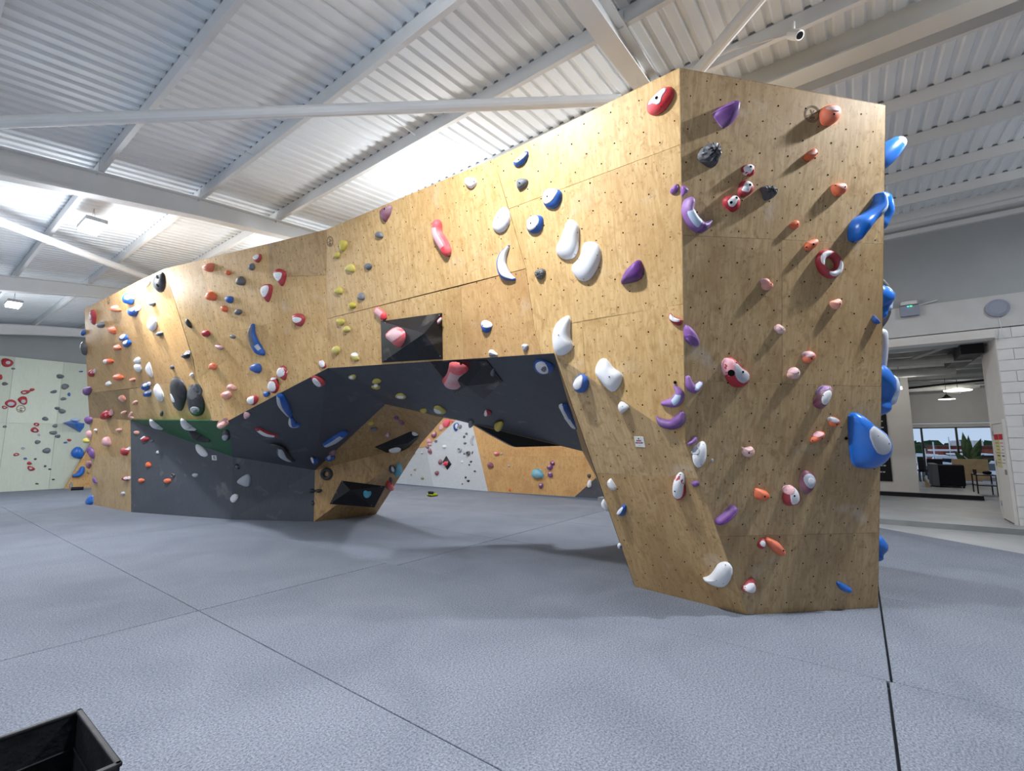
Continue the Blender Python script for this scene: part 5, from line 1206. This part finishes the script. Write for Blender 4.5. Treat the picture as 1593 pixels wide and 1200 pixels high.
flank([(1366, 462), (1380, 462), (1368, 485)], [20, 15, 12], 'skyblue', 'hooked hold', [([(1376, 455), (1385, 462), (1381, 478)], [9, 8, 6], 'paleblue')])
flank([(1364, 440), (1382, 458), (1382, 486), (1366, 508)], [9, 9, 7, 6], 'black', 'long dark hold', Xo=.32)
flank([(1371, 520), (1374, 540), (1372, 575)], [8, 7, 5], 'palegrey', 'long upright hold', Xo=.3)
flank([(1364, 585), (1378, 603), (1368, 628)], [18, 20, 17], 'skyblue', 'large bulging hold', [([(1383, 595), (1386, 606), (1382, 620)], [12, 13.5, 11], 'paleblue')])
flank([(1363, 845), (1370, 852), (1364, 862)], [12, 13, 10], 'skyblue', 'rounded hold')
# labels: look first, then face, then order from the top of that face among the same look
ORD = ['', 'second', 'third', 'fourth', 'fifth', 'sixth', 'seventh', 'eighth', 'ninth', 'tenth', 'eleventh', 'twelfth', 'thirteenth', 'fourteenth', 'fifteenth', 'sixteenth', 'seventeenth', 'eighteenth', 'nineteenth', 'twentieth', '21st', '22nd', '23rd', '24th', '25th']
cls = {}
for h in HOLDS:
    kd = h['k'].replace('_', ' ')
    if not any(w in kd for w in ('hold', 'jug', 'knob', 'lump')): kd += ' hold'
    ph = CWORD[h['c']]+' '+kd+(' with %s patch' % CWORD[h['cap']] if h['cap'] and h['cap'] != h['c'] else '')
    h['ph'] = ph; cls.setdefault((ph, WHERE[h['w']]), []).append(h)
for (ph, wh), L in cls.items():
    L.sort(key=lambda h: h['px'][1])
    for i, h in enumerate(L):
        od = '' if len(L) == 1 else (', highest' if i == 0 else ', lowest' if i == len(L)-1 else ', %s from top' % ORD[i])
        lab = ph+' '+wh+od
        if len(lab.split()) > 16: lab = lab.replace(' narrow', '').replace(' broad', '').replace('chalky ', '').replace('very ', '').replace(' shape', '').replace('salmon orange', 'salmon').replace('with pale grey patch', 'with grey patch').replace('plywood left of centre', 'plywood left of centre').replace('pointed shield', 'shield')
        tag(h['o'], lab, group='climbing holds '+wh)

# ------------------------------------------------------------------ signs and marks on the boulder
def flatquad(plane, cr, pts, th=.004, off=0.0):
    P = [plane.loc(plane.on(*T(cr, *p))) for p in pts]
    if area2(P) < 0: P = P[::-1]
    n = len(P); V = [plane.at(q, off+th) for q in P]+[plane.at(q, off) for q in P]
    return V, [tuple(range(n)), tuple(range(2*n-1, n-1, -1))]+[(i, i+n, (i+1) % n+n, (i+1) % n) for i in range(n)]
def sign(plane, cr, pts, strokes, label, th=.004):
    V, F = flatquad(plane, cr, pts, th); c = sum((Vector(v) for v in V), Vector())/len(V); o = mk('notice_plate', V, F, 'paper', origin=c); tag(o, label, 'sign')
    for pp, m_ in strokes:
        V, F = flatquad(plane, cr, pp, .001, th); mk('printed_mark', V, F, m_, o)
    return o
st = [([(396, 226), (404, 226), (407, 236), (398, 237)], 'hole')]
x_ = 383
for k in range(8): st.append(([(x_, 243+(k % 2)), (x_+4, 243), (x_+5, 254), (x_+1, 255-(k % 3))], 'magenta_ink' if 2 <= k <= 6 else 'stamp_ink')); x_ += 5.2
x_ = 376
for k in range(12): st.append(([(x_, 262+(k % 2)), (x_+4, 262), (x_+5, 271), (x_+1, 272-(k % 3))], 'magenta_ink' if 2 < k < 9 else 'hole')); x_ += 5.3
st.append(([(400, 286), (420, 287), (421, 291), (401, 290)], 'chalk_letter'))
sign(P_L, 'g', [(362, 214), (441, 217), (459, 305), (377, 300)], st, 'small white notice plate with magenta print on the leg right of the arch')
sign(FACES[face_at(*T('B', 1165, 562))][0], 'B', [(1147, 543), (1183, 545), (1187, 582), (1150, 580)], [([(1157, 552), (1175, 553), (1176, 560), (1158, 559)], 'hole'), ([(1160, 566), (1178, 567), (1179, 573), (1161, 572)], 'hole')], 'tiny white tag with black marks on the grey lower wall')
def stamp(plane, cr, cx, cy, w, h, label, rot=0, ink='stamp_ink', bar=True):
    mb = MB(); n = 36
    def annulus(k0, k1, dx=0):
        a = [plane.on(*T(cr, *p), .0012) for p in ell(cx+dx, cy, w*k0, h*k0, rot, n)]; b_ = [plane.on(*T(cr, *p), .0012) for p in ell(cx+dx, cy, w*k1, h*k1, rot, n)]
        mb.add(a+b_, [(i, (i+1) % n, n+(i+1) % n, n+i) for i in range(n)])
    def q4(pts): mb.add([plane.on(*T(cr, cx+px_*w/2, cy+py_*h/2), .0014) for px_, py_ in pts], [(0, 1, 2, 3)])
    annulus(1.0, .91); annulus(.86, .76)
    q4([(-.8, .18), (.78, -.32), (.8, -.2), (-.78, .30)]) if bar else None
    q4([(-.05, -.1), (.05, -.1), (.05, .25), (-.05, .25)]); q4([(-.25, -.5), (-.15, -.55), (.04, -.12), (-.05, -.05)]); q4([(.28, -.48), (.34, -.4), (.05, -.08), (.0, -.14)])
    q4([(-.3, .3), (.3, .28), (.4, .55), (-.4, .6)]); q4([(-.2, .62), (.25, .6), (.2, .72), (-.15, .72)])
    o = mb.build('printed_emblem', ink, origin=plane.on(*T(cr, cx, cy))); tag(o, label, 'emblem'); return o
stamp(P_R, 'b', 478, 328, 140, 155, 'round printed emblem beside the big orange jug near the top right')
stamp(P_M, 'C', 860, 95, 60, 100, 'round printed emblem at the upper left corner of the broad front face')
stamp(P_L1, 'A', 343, 442, 24, 56, 'round printed emblem at the top of the far left plywood')
stamp(P_LW, 'w', 130, 625, 60, 48, 'round dark emblem on the pale far left wall under red holds', ink='stamp_ink')
# bolts left proud of the end face
for cr, cx, cy, m_, lb in (('g', 1180, 716, 'brass', 'brass bolt head above the slug-shaped purple hold'), ('f', 473, 1033, 'brass', 'small brass bolt head beside orange jug on the end face'), ('f', 633, 1103, 'hole', 'black rubber bolt cap left of the huge blue lump'), ('e', 181, 871, 'hole', 'black bolt cap above the purple crescent on the front face'), ('g', 1024, 416, 'chalk_letter', 'chalk-ringed bolt right of the hollow white shell')):
    pl_ = P_M if cr == 'e' else P_R; c = pl_.on(*T(cr, cx, cy)); mb = MB(); mb.tube([c, c+pl_.n*.012], [.014, .011], 12); mb.tube([c+pl_.n*.012, c+pl_.n*.016], [.006, .005], 6)
    tag(mb.build('bolt_head', m_, origin=c), lb, 'bolt')

# ------------------------------------------------------------------ small things on the mats
def unit(v): v = Vector(v); v.z = 0; return v.normalized()
c0 = atz(125, 1103, .36); e1 = unit(atz(0, 1146, .36)-c0); e2 = unit(atz(193, 1202, .36)-c0)
e2 = unit(e2-e1*e2.dot(e1)*.7)
cr_ = empty('storage_crate', c0+(e1*.5+e2*.35)-Vector((0, 0, .36))); tag(cr_, 'open black fabric storage crate at the bottom left corner', 'crate')
def cbox(o_, ea, la, eb, lb, z0, z1):
    P = [o_, o_+ea*la, o_+ea*la+eb*lb, o_+eb*lb]; return MB().prism([(p.x, p.y, z0) for p in P], (0, 0, 1), z1-z0)
L1_, L2_, TH_ = .95, .62, .012
bevel(cbox(c0, e1, L1_, e2, TH_, .02, .355).build('side_panel', 'crate_fabric', cr_), .004); bevel(cbox(c0+e2*(L2_-TH_), e1, L1_, e2, TH_, .02, .355).build('side_panel', 'crate_fabric', cr_), .004)
bevel(cbox(c0, e1, TH_, e2, L2_, .02, .355).build('side_panel', 'crate_fabric', cr_), .004); bevel(cbox(c0+e1*(L1_-TH_), e1, TH_, e2, L2_, .02, .355).build('side_panel', 'crate_fabric', cr_), .004)
cbox(c0, e1, L1_, e2, L2_, .0, .02).build('base', 'crate_fabric', cr_)
mb = MB()
for o_, ea, la, eb in ((c0-(e1+e2)*.006, e1, L1_+.012, e2), (c0+e2*(L2_-.018)-e1*.006, e1, L1_+.012, e2), (c0-(e1+e2)*.006, e2, L2_+.012, e1), (c0+e1*(L1_-.018)-e2*.006, e2, L2_+.012, e1)):
    P = [o_, o_+ea*la, o_+ea*la+eb*.024, o_+eb*.024]; mb.prism([(p.x, p.y, .345) for p in P], (0, 0, 1), .016)
bevel(mb.build('rim_binding', 'crate_edge', cr_), .005)
P = [c0+e1*.03+e2*.015, c0+e1*.9+e2*.015]; MB().tube([(P[0].x, P[0].y, .20), ((P[0].x+P[1].x)/2, (P[0].y+P[1].y)/2, .19), (P[1].x, P[1].y, .20)], .004, 6).build('seam_piping', 'crate_edge', cr_)
P = [c0+e2*.03+e1*.016, c0+e2*.55+e1*.016]; MB().tube([(P[0].x, P[0].y, .21), (P[1].x, P[1].y, .19)], .004, 6).build('seam_piping', 'crate_edge', cr_)
g_ = atz(150, 1203, .06); clo = blob3('folded_cloth', [g_, g_+e1*.07+e2*.12+Vector((0, 0, .01)), g_+e2*.26-e1*.02], [.05, .055, .04], 'cloth_grey', seg=10); tag(clo, 'crumpled grey cloth at the bottom of the black crate', 'cloth')
# climbing shoes in the distance under the arch
for k, (x, y, a_, lb) in enumerate([(667.5, 772.0, 1.0, 'yellow and black climbing shoe lying on the mats, the left of two'), (675.5, 772.3, .1, 'yellow and black climbing shoe lying on the mats, the right of two')]):
    c = atz(x, y); r_ = empty('climbing_shoe', c); r_.rotation_euler = (0, 0, 0); tag(r_, lb, 'shoe', 'climbing shoes under the arch')
    d = Vector((math.cos(a_), math.sin(a_), 0))
    mb = MB(); mb.tube([c-d*.15+Vector((0, 0, .05)), c-d*.10+Vector((0, 0, .06)), c+Vector((0, 0, .055)), c+d*.09+Vector((0, 0, .04)), c+d*.14+Vector((0, 0, .028))], [.03, .055, .05, .042, .022], 12); mb.build('upper', 'shoe_yellow', r_, smooth=True)
    mb = MB(); mb.tube([c-d*.11+Vector((0, 0, .07)), c-d*.10+Vector((0, 0, .15))], [.05, .06], 12); mb.build('ankle_cuff', 'dark', r_, smooth=True)
    P = [c+d*x1+Vector((-d.y, d.x, 0))*y1 for x1, y1 in ((-.17, -.035), (-.17, .035), (0, .05), (.12, .04), (.16, 0), (.12, -.04), (0, -.05))]
    MB().prism([(p.x, p.y, 0) for p in P], (0, 0, 1), .018).build('sole', 'tyre', r_)
    MB().tube([c-d*.05+Vector((0, 0, .105)), c+d*.05+Vector((0, 0, .095))], .012, 6).build('strap', 'dark', r_)
c = atz(109.5, 763.5); bt = empty('water_bottle', c); tag(bt, 'clear plastic water bottle standing by the far left wall', 'bottle')
MB().lathe(c, [(0, 0), (.045, 0), (.048, .02), (.048, .20), (.02, .26), (.016, .27)], 14).build('bottle_body', 'clear_plastic', bt, smooth=True); MB().lathe(c, [(.018, .27), (.018, .30), (0, .30)], 12).build('cap', 'disc_blue', bt)
c = atz(120, 763); sp = empty('rolled_brush', c); tag(sp, 'black rolled item with a thin handle lying by the far left wall', 'brush')
d = unit(Vector((1, -.2, 0))); MB().tube([c+Vector((0, 0, .06))-d*.16, c+Vector((0, 0, .06))+d*.16], .055, 12).build('brush_head', 'dark', sp); MB().tube([c+Vector((0, 0, .06))+d*.16, c+Vector((0, 0, .03))+d*.75], .012, 8).build('handle', 'steel', sp)

# ------------------------------------------------------------------ fittings on the right wall
def wpt(x, y, X=12.66): return atX(x, y, X)
p0, p1 = wpt(1399, 477), wpt(1430, 489.5)
el = empty('emergency_light', (12.66, (p0.y+p1.y)/2, p1.z)); tag(el, 'grey emergency light box with green indicator dots on the right wall', 'emergency light')
ya, yb = sorted((p0.y, p1.y)); zb_, zt_ = p1.z-.02, p0.z
bevel(MB().box(12.57, 12.656, ya, yb, zb_, zt_-.03).build('light_box', 'disc_blue', el), .006)
MB().box(12.60, 12.656, ya, yb, zt_-.01, zt_+.09).build('diffuser_strip', 'lamp_body', el); MB().box(12.59, 12.60, ya+.02, yb-.02, zt_+.0, zt_+.07).build('tube', 'steel', el)
ym = (ya+yb)/2; MB().box(12.555, 12.57, ym+.005, ym+.035, zt_-.055, zt_-.035).build('indicator_lamp', 'cyan_led', el); MB().box(12.555, 12.57, ym-.045, ym-.012, zt_-.055, zt_-.035).build('indicator_lamp', 'green_led', el)
MB().tube([(12.645, ya, zt_-.03), (12.645, ya-.3, zt_+.02)], .01, 6).build('cable', 'steel_white', el)
c = wpt(1551, 480, 12.655); ds = empty('wall_disc', c); tag(ds, 'round blue-grey disc with a thin cord on the right wall above the doorway', 'speaker')
mb = MB(); mb.tube([c, c+Vector((-.05, 0, 0)), c+Vector((-.07, 0, 0))], [.17, .17, .12], 28); mb.build('disc_face', 'disc_blue', ds); MB().tube([c+Vector((-.02, 0, -.16)), c+Vector((-.02, -.02, -.4)), (12.54, c.y-.02, 3.62)], .006, 6).build('cord', 'steel_white', ds)
# ------------------------------------------------------------------ lounge beyond the doorway
lc = tag(empty('ceiling_lounge', (20, 0, 3.7)), kind='structure')
MB().box(12.9, 27.2, -9.2, 6.2, 3.9, 4.0).build('deck', 'wall_grey', lc)
MB().box(13.0, 13.6, -3, 6, 3.66, 3.9).build('downstand', 'wall_grey', lc)
for i in range(12):
    x = 14.1+i*1.1; MB().box(x, x+.25, -4, 6, 3.76, 3.90).build('joist', 'pipe_grey', lc)
for x, z, r in ((14.3, 3.52, .10), (15.2, 3.62, .05), (16.4, 3.5, .12), (18.2, 3.55, .07), (19.6, 3.6, .05), (21.5, 3.5, .10), (24, 3.55, .06)):
    MB().tube([(x, -3.3 if x > 17 else -2.2, z), (x, 5.8, z+.01)], r, 12).build('service_pipe', 'pipe_grey', lc, smooth=False)
MB().tube([(13.2, -2.1, 3.8), (14.6, -.9, 3.5), (17.0, -.3, 3.45)], .04, 10).build('service_pipe', 'pipe_grey', lc)
MB().tube([(14.35, -.55, 3.9), (14.35, -.55, 3.5)], .09, 12).build('duct_drop', 'wall_white', lc); MB().tube([(16.4, .05, 3.9), (16.4, .05, 3.45)], .08, 12).build('duct_drop', 'wall_white', lc)
MB().tube([(19.0, -3.2, 3.44), (20.3, -1, 3.40), (19.2, 2.5, 3.42)], .035, 8).build('cable_tray', 'dark', lc)
MB().box(13.3, 15.6, -2.25, -1.9, 3.45, 3.72).build('cable_bundle', 'dark', lc)
c = atX(1490, 608.5, 21); t_ = empty('ceiling_lamp', c); tag(t_, 'flat round glowing lamp under the lounge ceiling beyond the doorway', 'lamp')
MB().lathe(c, [(0, 0), (.34, 0), (.36, .03), (.1, .09), (0, .09)], 24).build('lamp_disc', 'pendant_glow', t_); MB().tube([c+Vector((0, 0, .08)), (c.x, c.y, 3.9)], .01, 6).build('stem', 'metal_dark', t_)
c = atX(1473, 622, 18.6); t_ = empty('pendant_lamp', c); tag(t_, 'dark conical pendant lamp hanging in front of the white blind', 'lamp')
MB().lathe(c, [(.21, 0), (.06, .10), (.03, .15), (0, .15)], 24).build('lamp_shade', 'metal_dark', t_); MB().lathe(c, [(0, .005), (.19, .005), (.19, .02)], 24).build('bulb_glow', 'pendant_glow', t_); MB().tube([c+Vector((0, 0, .14)), (c.x, c.y, 3.9)], .006, 6).build('cord', 'metal_dark', t_)
c = atX(1400.5, 606, 16.5); t_ = empty('spot_lamp', c); tag(t_, 'tiny bright spot lamp under the lounge ceiling beside the blue bulge', 'lamp')
MB().lathe(c, [(0, 0), (.05, 0), (.04, .08), (0, .08)], 12).build('lamp_body', 'pendant_glow', t_); MB().tube([c+Vector((0, 0, .07)), (c.x, c.y, 3.8)], .008, 6).build('stem', 'metal_dark', t_)
# price board on the inner wall
q0, q1 = atX(1384, 640, 17.64), atX(1394, 751, 17.64)
bd = empty('menu_board', (17.64, 0, q1.z)); tag(bd, 'tall black board with rows of small white lettering on the inner wall', 'sign')
MB().box(17.61, 17.646, -.76, .45, .50, 2.55).build('board', 'black_board', bd)
rn = random.Random(5); mb = MB(); z = 2.42
while z > .56:
    for hh, wd_ in ((.035, .9), (.022, .55)):
        y = .15+wd_/2-.32; end = .15-wd_/2-.32
        while y > end:
            l_ = rn.uniform(.03, .07); mb.box(17.605, 17.61, y-l_, y, z, z+hh) if y-l_ > -.73 and y < .42 else None; y -= l_+.018
        z -= .058
    z -= .07
mb.build('lettering', 'chalk_letter', bd)
# sofa, bench, low table, chair, plant on the deck
def gb(px0, px1, X, zf=.215):                    # floor span at depth X
    a, b_ = atX(px0, 750, X), atX(px1, 750, X); return min(a.y, b_.y), max(a.y, b_.y)
y0, y1 = gb(1461, 1503, 20.2); so = empty('sofa', (20.6, (y0+y1)/2, .215)); tag(so, 'low black sofa seen from behind on the lounge deck', 'sofa')
bevel(MB().box(20.2, 20.42, y0, y1, .26, .93).build('backrest', 'sofa', so), .05, 3); bevel(MB().box(20.42, 21.1, y0+.1, y1, .26, .60).build('seat', 'sofa', so), .04, 3)
bevel(MB().box(20.2, 21.1, y1-.02, y1+.16, .24, .95).build('armrest', 'sofa_grey', so), .03, 2); bevel(MB().box(20.45, 21.1, y0, y0+.14, .26, .80).build('armrest', 'sofa', so), .04, 2)
for a, b_ in ((20.25, y0+.05), (20.25, y1-.05), (21.0, y0+.05), (21.0, y1-.05)): MB().box(a, a+.05, b_-.025, b_+.025, .215, .27).build('leg', 'metal_dark', so)
y0, y1 = gb(1484, 1541, 24.0); be = empty('wooden_bench', (24.3, (y0+y1)/2, .215)); tag(be, 'pale plywood high-backed bench in front of the window', 'bench')
bevel(MB().box(24.0, 24.04, y0, y1, .30, 1.02).build('back_panel', 'pale_wood', be), .01); MB().box(24.04, 24.6, y0, y1, .60, .64).build('seat', 'pale_wood', be); MB().box(23.98, 24.0, y0+.2, y1, .215, .50).build('plinth', 'pale_wood', be)
MB().box(23.99, 24.0, y0+1.1, y0+1.35, .95, .98).build('hand_slot', 'hole', be)
p = atX(1446, 762, 20.4); ba = empty('a_frame_board', (p.x, p.y, .215)); tag(ba, 'leaning triangular plywood panel left of the black sofa', 'board')
MB().prism([atX(1438, 742, 20.0), atX(1452, 764, 20.0), atX(1441, 763, 20.0)], (1, .1, 0), .03).build('panel', 'pale_wood', ba); MB().prism([atX(1438, 742, 20.2), atX(1451, 761, 20.4), atX(1448, 762.5, 20.4)], (1, .1, 0), .03).build('panel', 'pale_wood', ba)
y0, y1 = gb(1519, 1552, 19.2); ta = empty('low_table', (19.5, (y0+y1)/2, .085)); tag(ta, 'low black metal frame table at the right of the lounge', 'table')
MB().box(19.2, 19.9, y0, y1, .66, .69).build('table_top', 'metal_dark', ta); MB().box(19.22, 19.88, y0+.02, y1, .36, .39).build('shelf', 'metal_dark', ta)
for a in (19.2, 19.87):
    for b_ in (y0, y1-.03): MB().box(a, a+.03, b_, b_+.03, .085 if b_ < -2.6 else .085, .67).build('leg', 'metal_dark', ta)
c = Vector((19.4, y0+.42, .69)); t_ = MB().lathe(c, [(0, 0), (.035, 0), (.045, .14), (.04, .14)], 12).build('coffee_cup', 'metal_dark', origin=c); tag(t_, 'small dark cup standing on the low metal table', 'cup')
c = Vector((19.5, y0+.15, .69)); t_ = blob3('black_cap', [c+Vector((0, -.05, .05)), c+Vector((0, .05, .05))], [.055, .05], 'dark', seg=10); tag(t_, 'small black rounded item beside the cup on the low table', 'item')
def chair(px0, px1, X, zf, label):
    y0, y1 = gb(px0, px1, X); o = empty('lounge_chair', (X, (y0+y1)/2, zf)); tag(o, label, 'chair')
    bevel(MB().box(X, X+.05, y0, y1, zf+.35, zf+.80).build('backrest', 'sofa', o), .02); bevel(MB().box(X, X+.5, y0, y1, zf+.36, zf+.42).build('seat', 'sofa', o), .015)
    for a in (X+.02, X+.46):
        for b_ in (y0+.02, y1-.05): MB().box(a, a+.03, b_, b_+.03, zf, zf+.38).build('leg', 'metal_dark', o)
chair(1431, 1441, 22.6, .215, 'dark lounge chair behind the plywood panel at left of the lounge'); chair(1445, 1470, 23.8, .215, 'wide dark chair behind the black sofa by the window')
p = atX(1545, 772, 17.9); 
c = Vector((25.3, atX(1511, 738, 25.3).y, .215)); pl = empty('potted_palm', c); tag(pl, 'tall potted plant with large paddle leaves before the lounge window', 'plant')
MB().lathe(c, [(0, 0), (.20, 0), (.26, .42), (.23, .42), (.22, .38), (0, .38)], 20).build('pot', 'pot', pl)
def leaf(base, tip, w, droop, nm='leaf'):
    b0, t0 = Vector(base), Vector(tip); ax = t0-b0; sd = ax.cross(Vector((1, .2, 0))).normalized(); mb = MB(); n = 9; V = []; up = Vector((0, 0, 1))
    for i in range(n+1):
        f = i/n; ctr = b0+ax*f-up*droop*f*f; ww = w*math.sin(PI*min(1, max(0, f**.8)))*(1 if f > .28 else f/.28*.3+.05)
        if f < .3: ww = .015
        V += [ctr-sd*ww+Vector((-.03, 0, .02)), ctr, ctr+sd*ww+Vector((-.03, 0, .02))]
    F = [];
    for i in range(n):
        for j in (0, 1): F.append((i*3+j, i*3+j+1, i*3+j+4, i*3+j+3))
    mb.add(V, F); o = mb.build(nm, 'leaf', pl, smooth=True); m = o.modifiers.new('thick', 'SOLIDIFY'); m.thickness = .006
lt = lambda x, y: atX(x, y, 25.3)
bs = c+Vector((0, 0, .45))
for x, y, w, d in ((1497, 673, .24, 0), (1506, 678, .2, 0), (1526, 682, .26, .02), (1521, 690, .22, .05), (1470, 724, .22, .1), (1484, 706, .2, -.1), (1494, 722, .22, .1), (1531, 712, .25, -.1), (1545, 716, .25, -.05), (1538, 726, .22, .1), (1527, 700, .2, -.1), (1505, 716, .2, .1)):
    leaf(bs, lt(x, y), w*.62, d)
# ------------------------------------------------------------------ outside the lounge window: water, quay, boats, brick shed, trees
gr = tag(empty('ground_outside', (50, -10, -2.4)), kind='structure')
MB().box(27.6, 260, -140, 100, -2.6, -2.4).build('quay_ground', 'asphalt', gr)
bb = empty('brick_building', (92, -14, -2.4)); tag(bb, 'long red brick building across the water beyond the window', 'building')
def spanY(px, X): return atX(px, 700, X).y
ya, yb = spanY(1560, 90), spanY(1459, 90)
MB().box(90, 104, ya-25, yb, -2.4, 1.0).build('brick_wall', 'brick', bb); MB().box(89.8, 104.2, ya-25, yb+.1, 1.0, 1.25).build('parapet', 'brick_dark', bb); MB().box(89.7, 90, ya-25, yb, -.55, -.35).build('string_course', 'brick_dark', bb)
for px_c in (1472, 1478): y = spanY(px_c+1, 90); MB().box(89.85, 90, y-.35, y+.35, -1.6, .4).build('window', 'brick_dark', bb)
y = spanY(1534, 90); MB().tube([(89.8, y, -.5), (90.0, y, -.5)], .8, 20).build('round_window', 'dark', bb)
for a, b_ in ((1489, 1504), (1521, 1541)): MB().box(94, 97, spanY(b_, 90), spanY(a, 90), 1.25, 2.0).build('roof_light', 'car_white', bb)
y0 = spanY(1459, 90); MB().box(88.5, 89.5, y0-24, y0+40, -2.4, -1.7).build('quay_wall', 'brick_dark', bb)
rn = random.Random(11)
for k in range(8):
    px_c = 1406+k*21+rn.uniform(-2, 2); X = 113 if k % 2 else 124; topy = 686.5 if px_c < 1452 else (691 if px_c < 1475 else 686); topy += rn.uniform(-1.0, 1.5)
    p = atX(px_c, topy, X); rd = 2.6; t_ = empty('tree', (X, p.y, -2.4)); tag(t_, 'dark green tree on the skyline beyond the window, %s' % ('leftmost' if k == 0 else '%s from left' % ORD[k]), 'tree', 'trees on the far bank')
    me = MB(); cz = p.z-2.1; V = []; nseg, nr = 14, 8
    for i in range(nr+1):
        th_ = PI*i/nr
        for j in range(nseg):
            ph_ = 2*PI*j/nseg; r_ = rd*(1+.16*math.sin(5*ph_+i*2+k)+.10*rn.uniform(-1, 1)); V.append((X+r_*math.sin(th_)*math.cos(ph_), p.y+r_*math.sin(th_)*math.sin(ph_), cz+r_*.72*math.cos(th_)))
    F = [(i*nseg+j, i*nseg+(j+1) % nseg, (i+1)*nseg+(j+1) % nseg, (i+1)*nseg+j) for i in range(nr) for j in range(nseg)]
    me.add(V, F); me.build('crown', 'leaf_far', t_, smooth=True); MB().tube([(X, p.y, -2.4), (X, p.y, cz)], .5, 8).build('trunk', 'brick_dark', t_)
def boat(px_c, X, L, lab, z0=-2.3, k=1.0):
    y = spanY(px_c, X); o = empty('motor_boat', (X, y, z0)); tag(o, lab, 'boat', 'moored motor boats')
    def lp(sx, hw, z): return [(X-hw, y-sx*L/2, z)]
    mb = MB(); V = []; st_ = [(-.5, .9), (-.2, 1.3), (.2, 1.35), (.42, .7), (.5, .05)]
    for s_, hw in st_: V += [(X-hw, y-s_*L, z0+1.7*k), (X+hw, y-s_*L, z0+1.7*k), (X+hw*.5, y-s_*L*.9, z0), (X-hw*.5, y-s_*L*.9, z0)]
    F = [(i*4+j, i*4+(j+1) % 4, i*4+4+(j+1) % 4, i*4+4+j) for i in range(4) for j in range(4)]+[(3, 2, 1, 0), (16, 17, 18, 19)]
    mb.add(V, F); mb.build('hull', 'car_white', o)
    mb = MB(); P = [(X-1, y+L*.32, z0+1.7*k), (X-1, y-L*.22, z0+1.7*k), (X-1, y-L*.05, z0+2.6*k), (X-1, y+L*.25, z0+2.7*k)]; mb.prism(P, (1, 0, 0), 2); cb = mb.build('cabin', 'car_white', o)
    P = [(X-1.02, y+L*.24, z0+2.0*k), (X-1.02, y-L*.12, z0+2.0*k), (X-1.02, y-L*.04, z0+2.45*k), (X-1.02, y+L*.2, z0+2.5*k)]; MB().prism(P, (1, 0, 0), 2.04).build('cabin_window', 'car_glass', cb)
    MB().box(X-1.2, X+1.2, y-L*.02, y+L*.3, z0+3.0*k, z0+3.1*k).build('sun_roof', 'car_white', o); MB().tube([(X, y+L*.1, z0+2.6*k), (X, y+L*.1, z0+4.0*k)], .04, 6).build('mast', 'car_white', o)
boat(1438, 56, 6, 'white motor boat with a flat sun roof at left of the window', -2.6, .8); boat(1468, 43, 5, 'white cabin cruiser behind the black sofa in the window'); boat(1494, 50, 6, 'larger white cruiser left of the plant in the window', -2.3, 1.1); boat(1535, 45, 6.5, 'white cruiser right of the plant in the window', -2.2, 1.0)
p = atX(1444, 725, 60); t_ = empty('sailing_mast', (60, p.y, -2.4)); tag(t_, 'tall white sailing mast standing before the dark trees', 'mast')
MB().tube([(60, p.y, -2.4), (60, p.y+.2, atX(1443, 698, 60).z)], .12, 8).build('pole', 'car_white', t_); q = atX(1445, 708, 60); MB().tube([(60, p.y-.8, q.z), (60, p.y+.8, q.z+.1)], .07, 6).build('crosstree', 'car_white', t_)
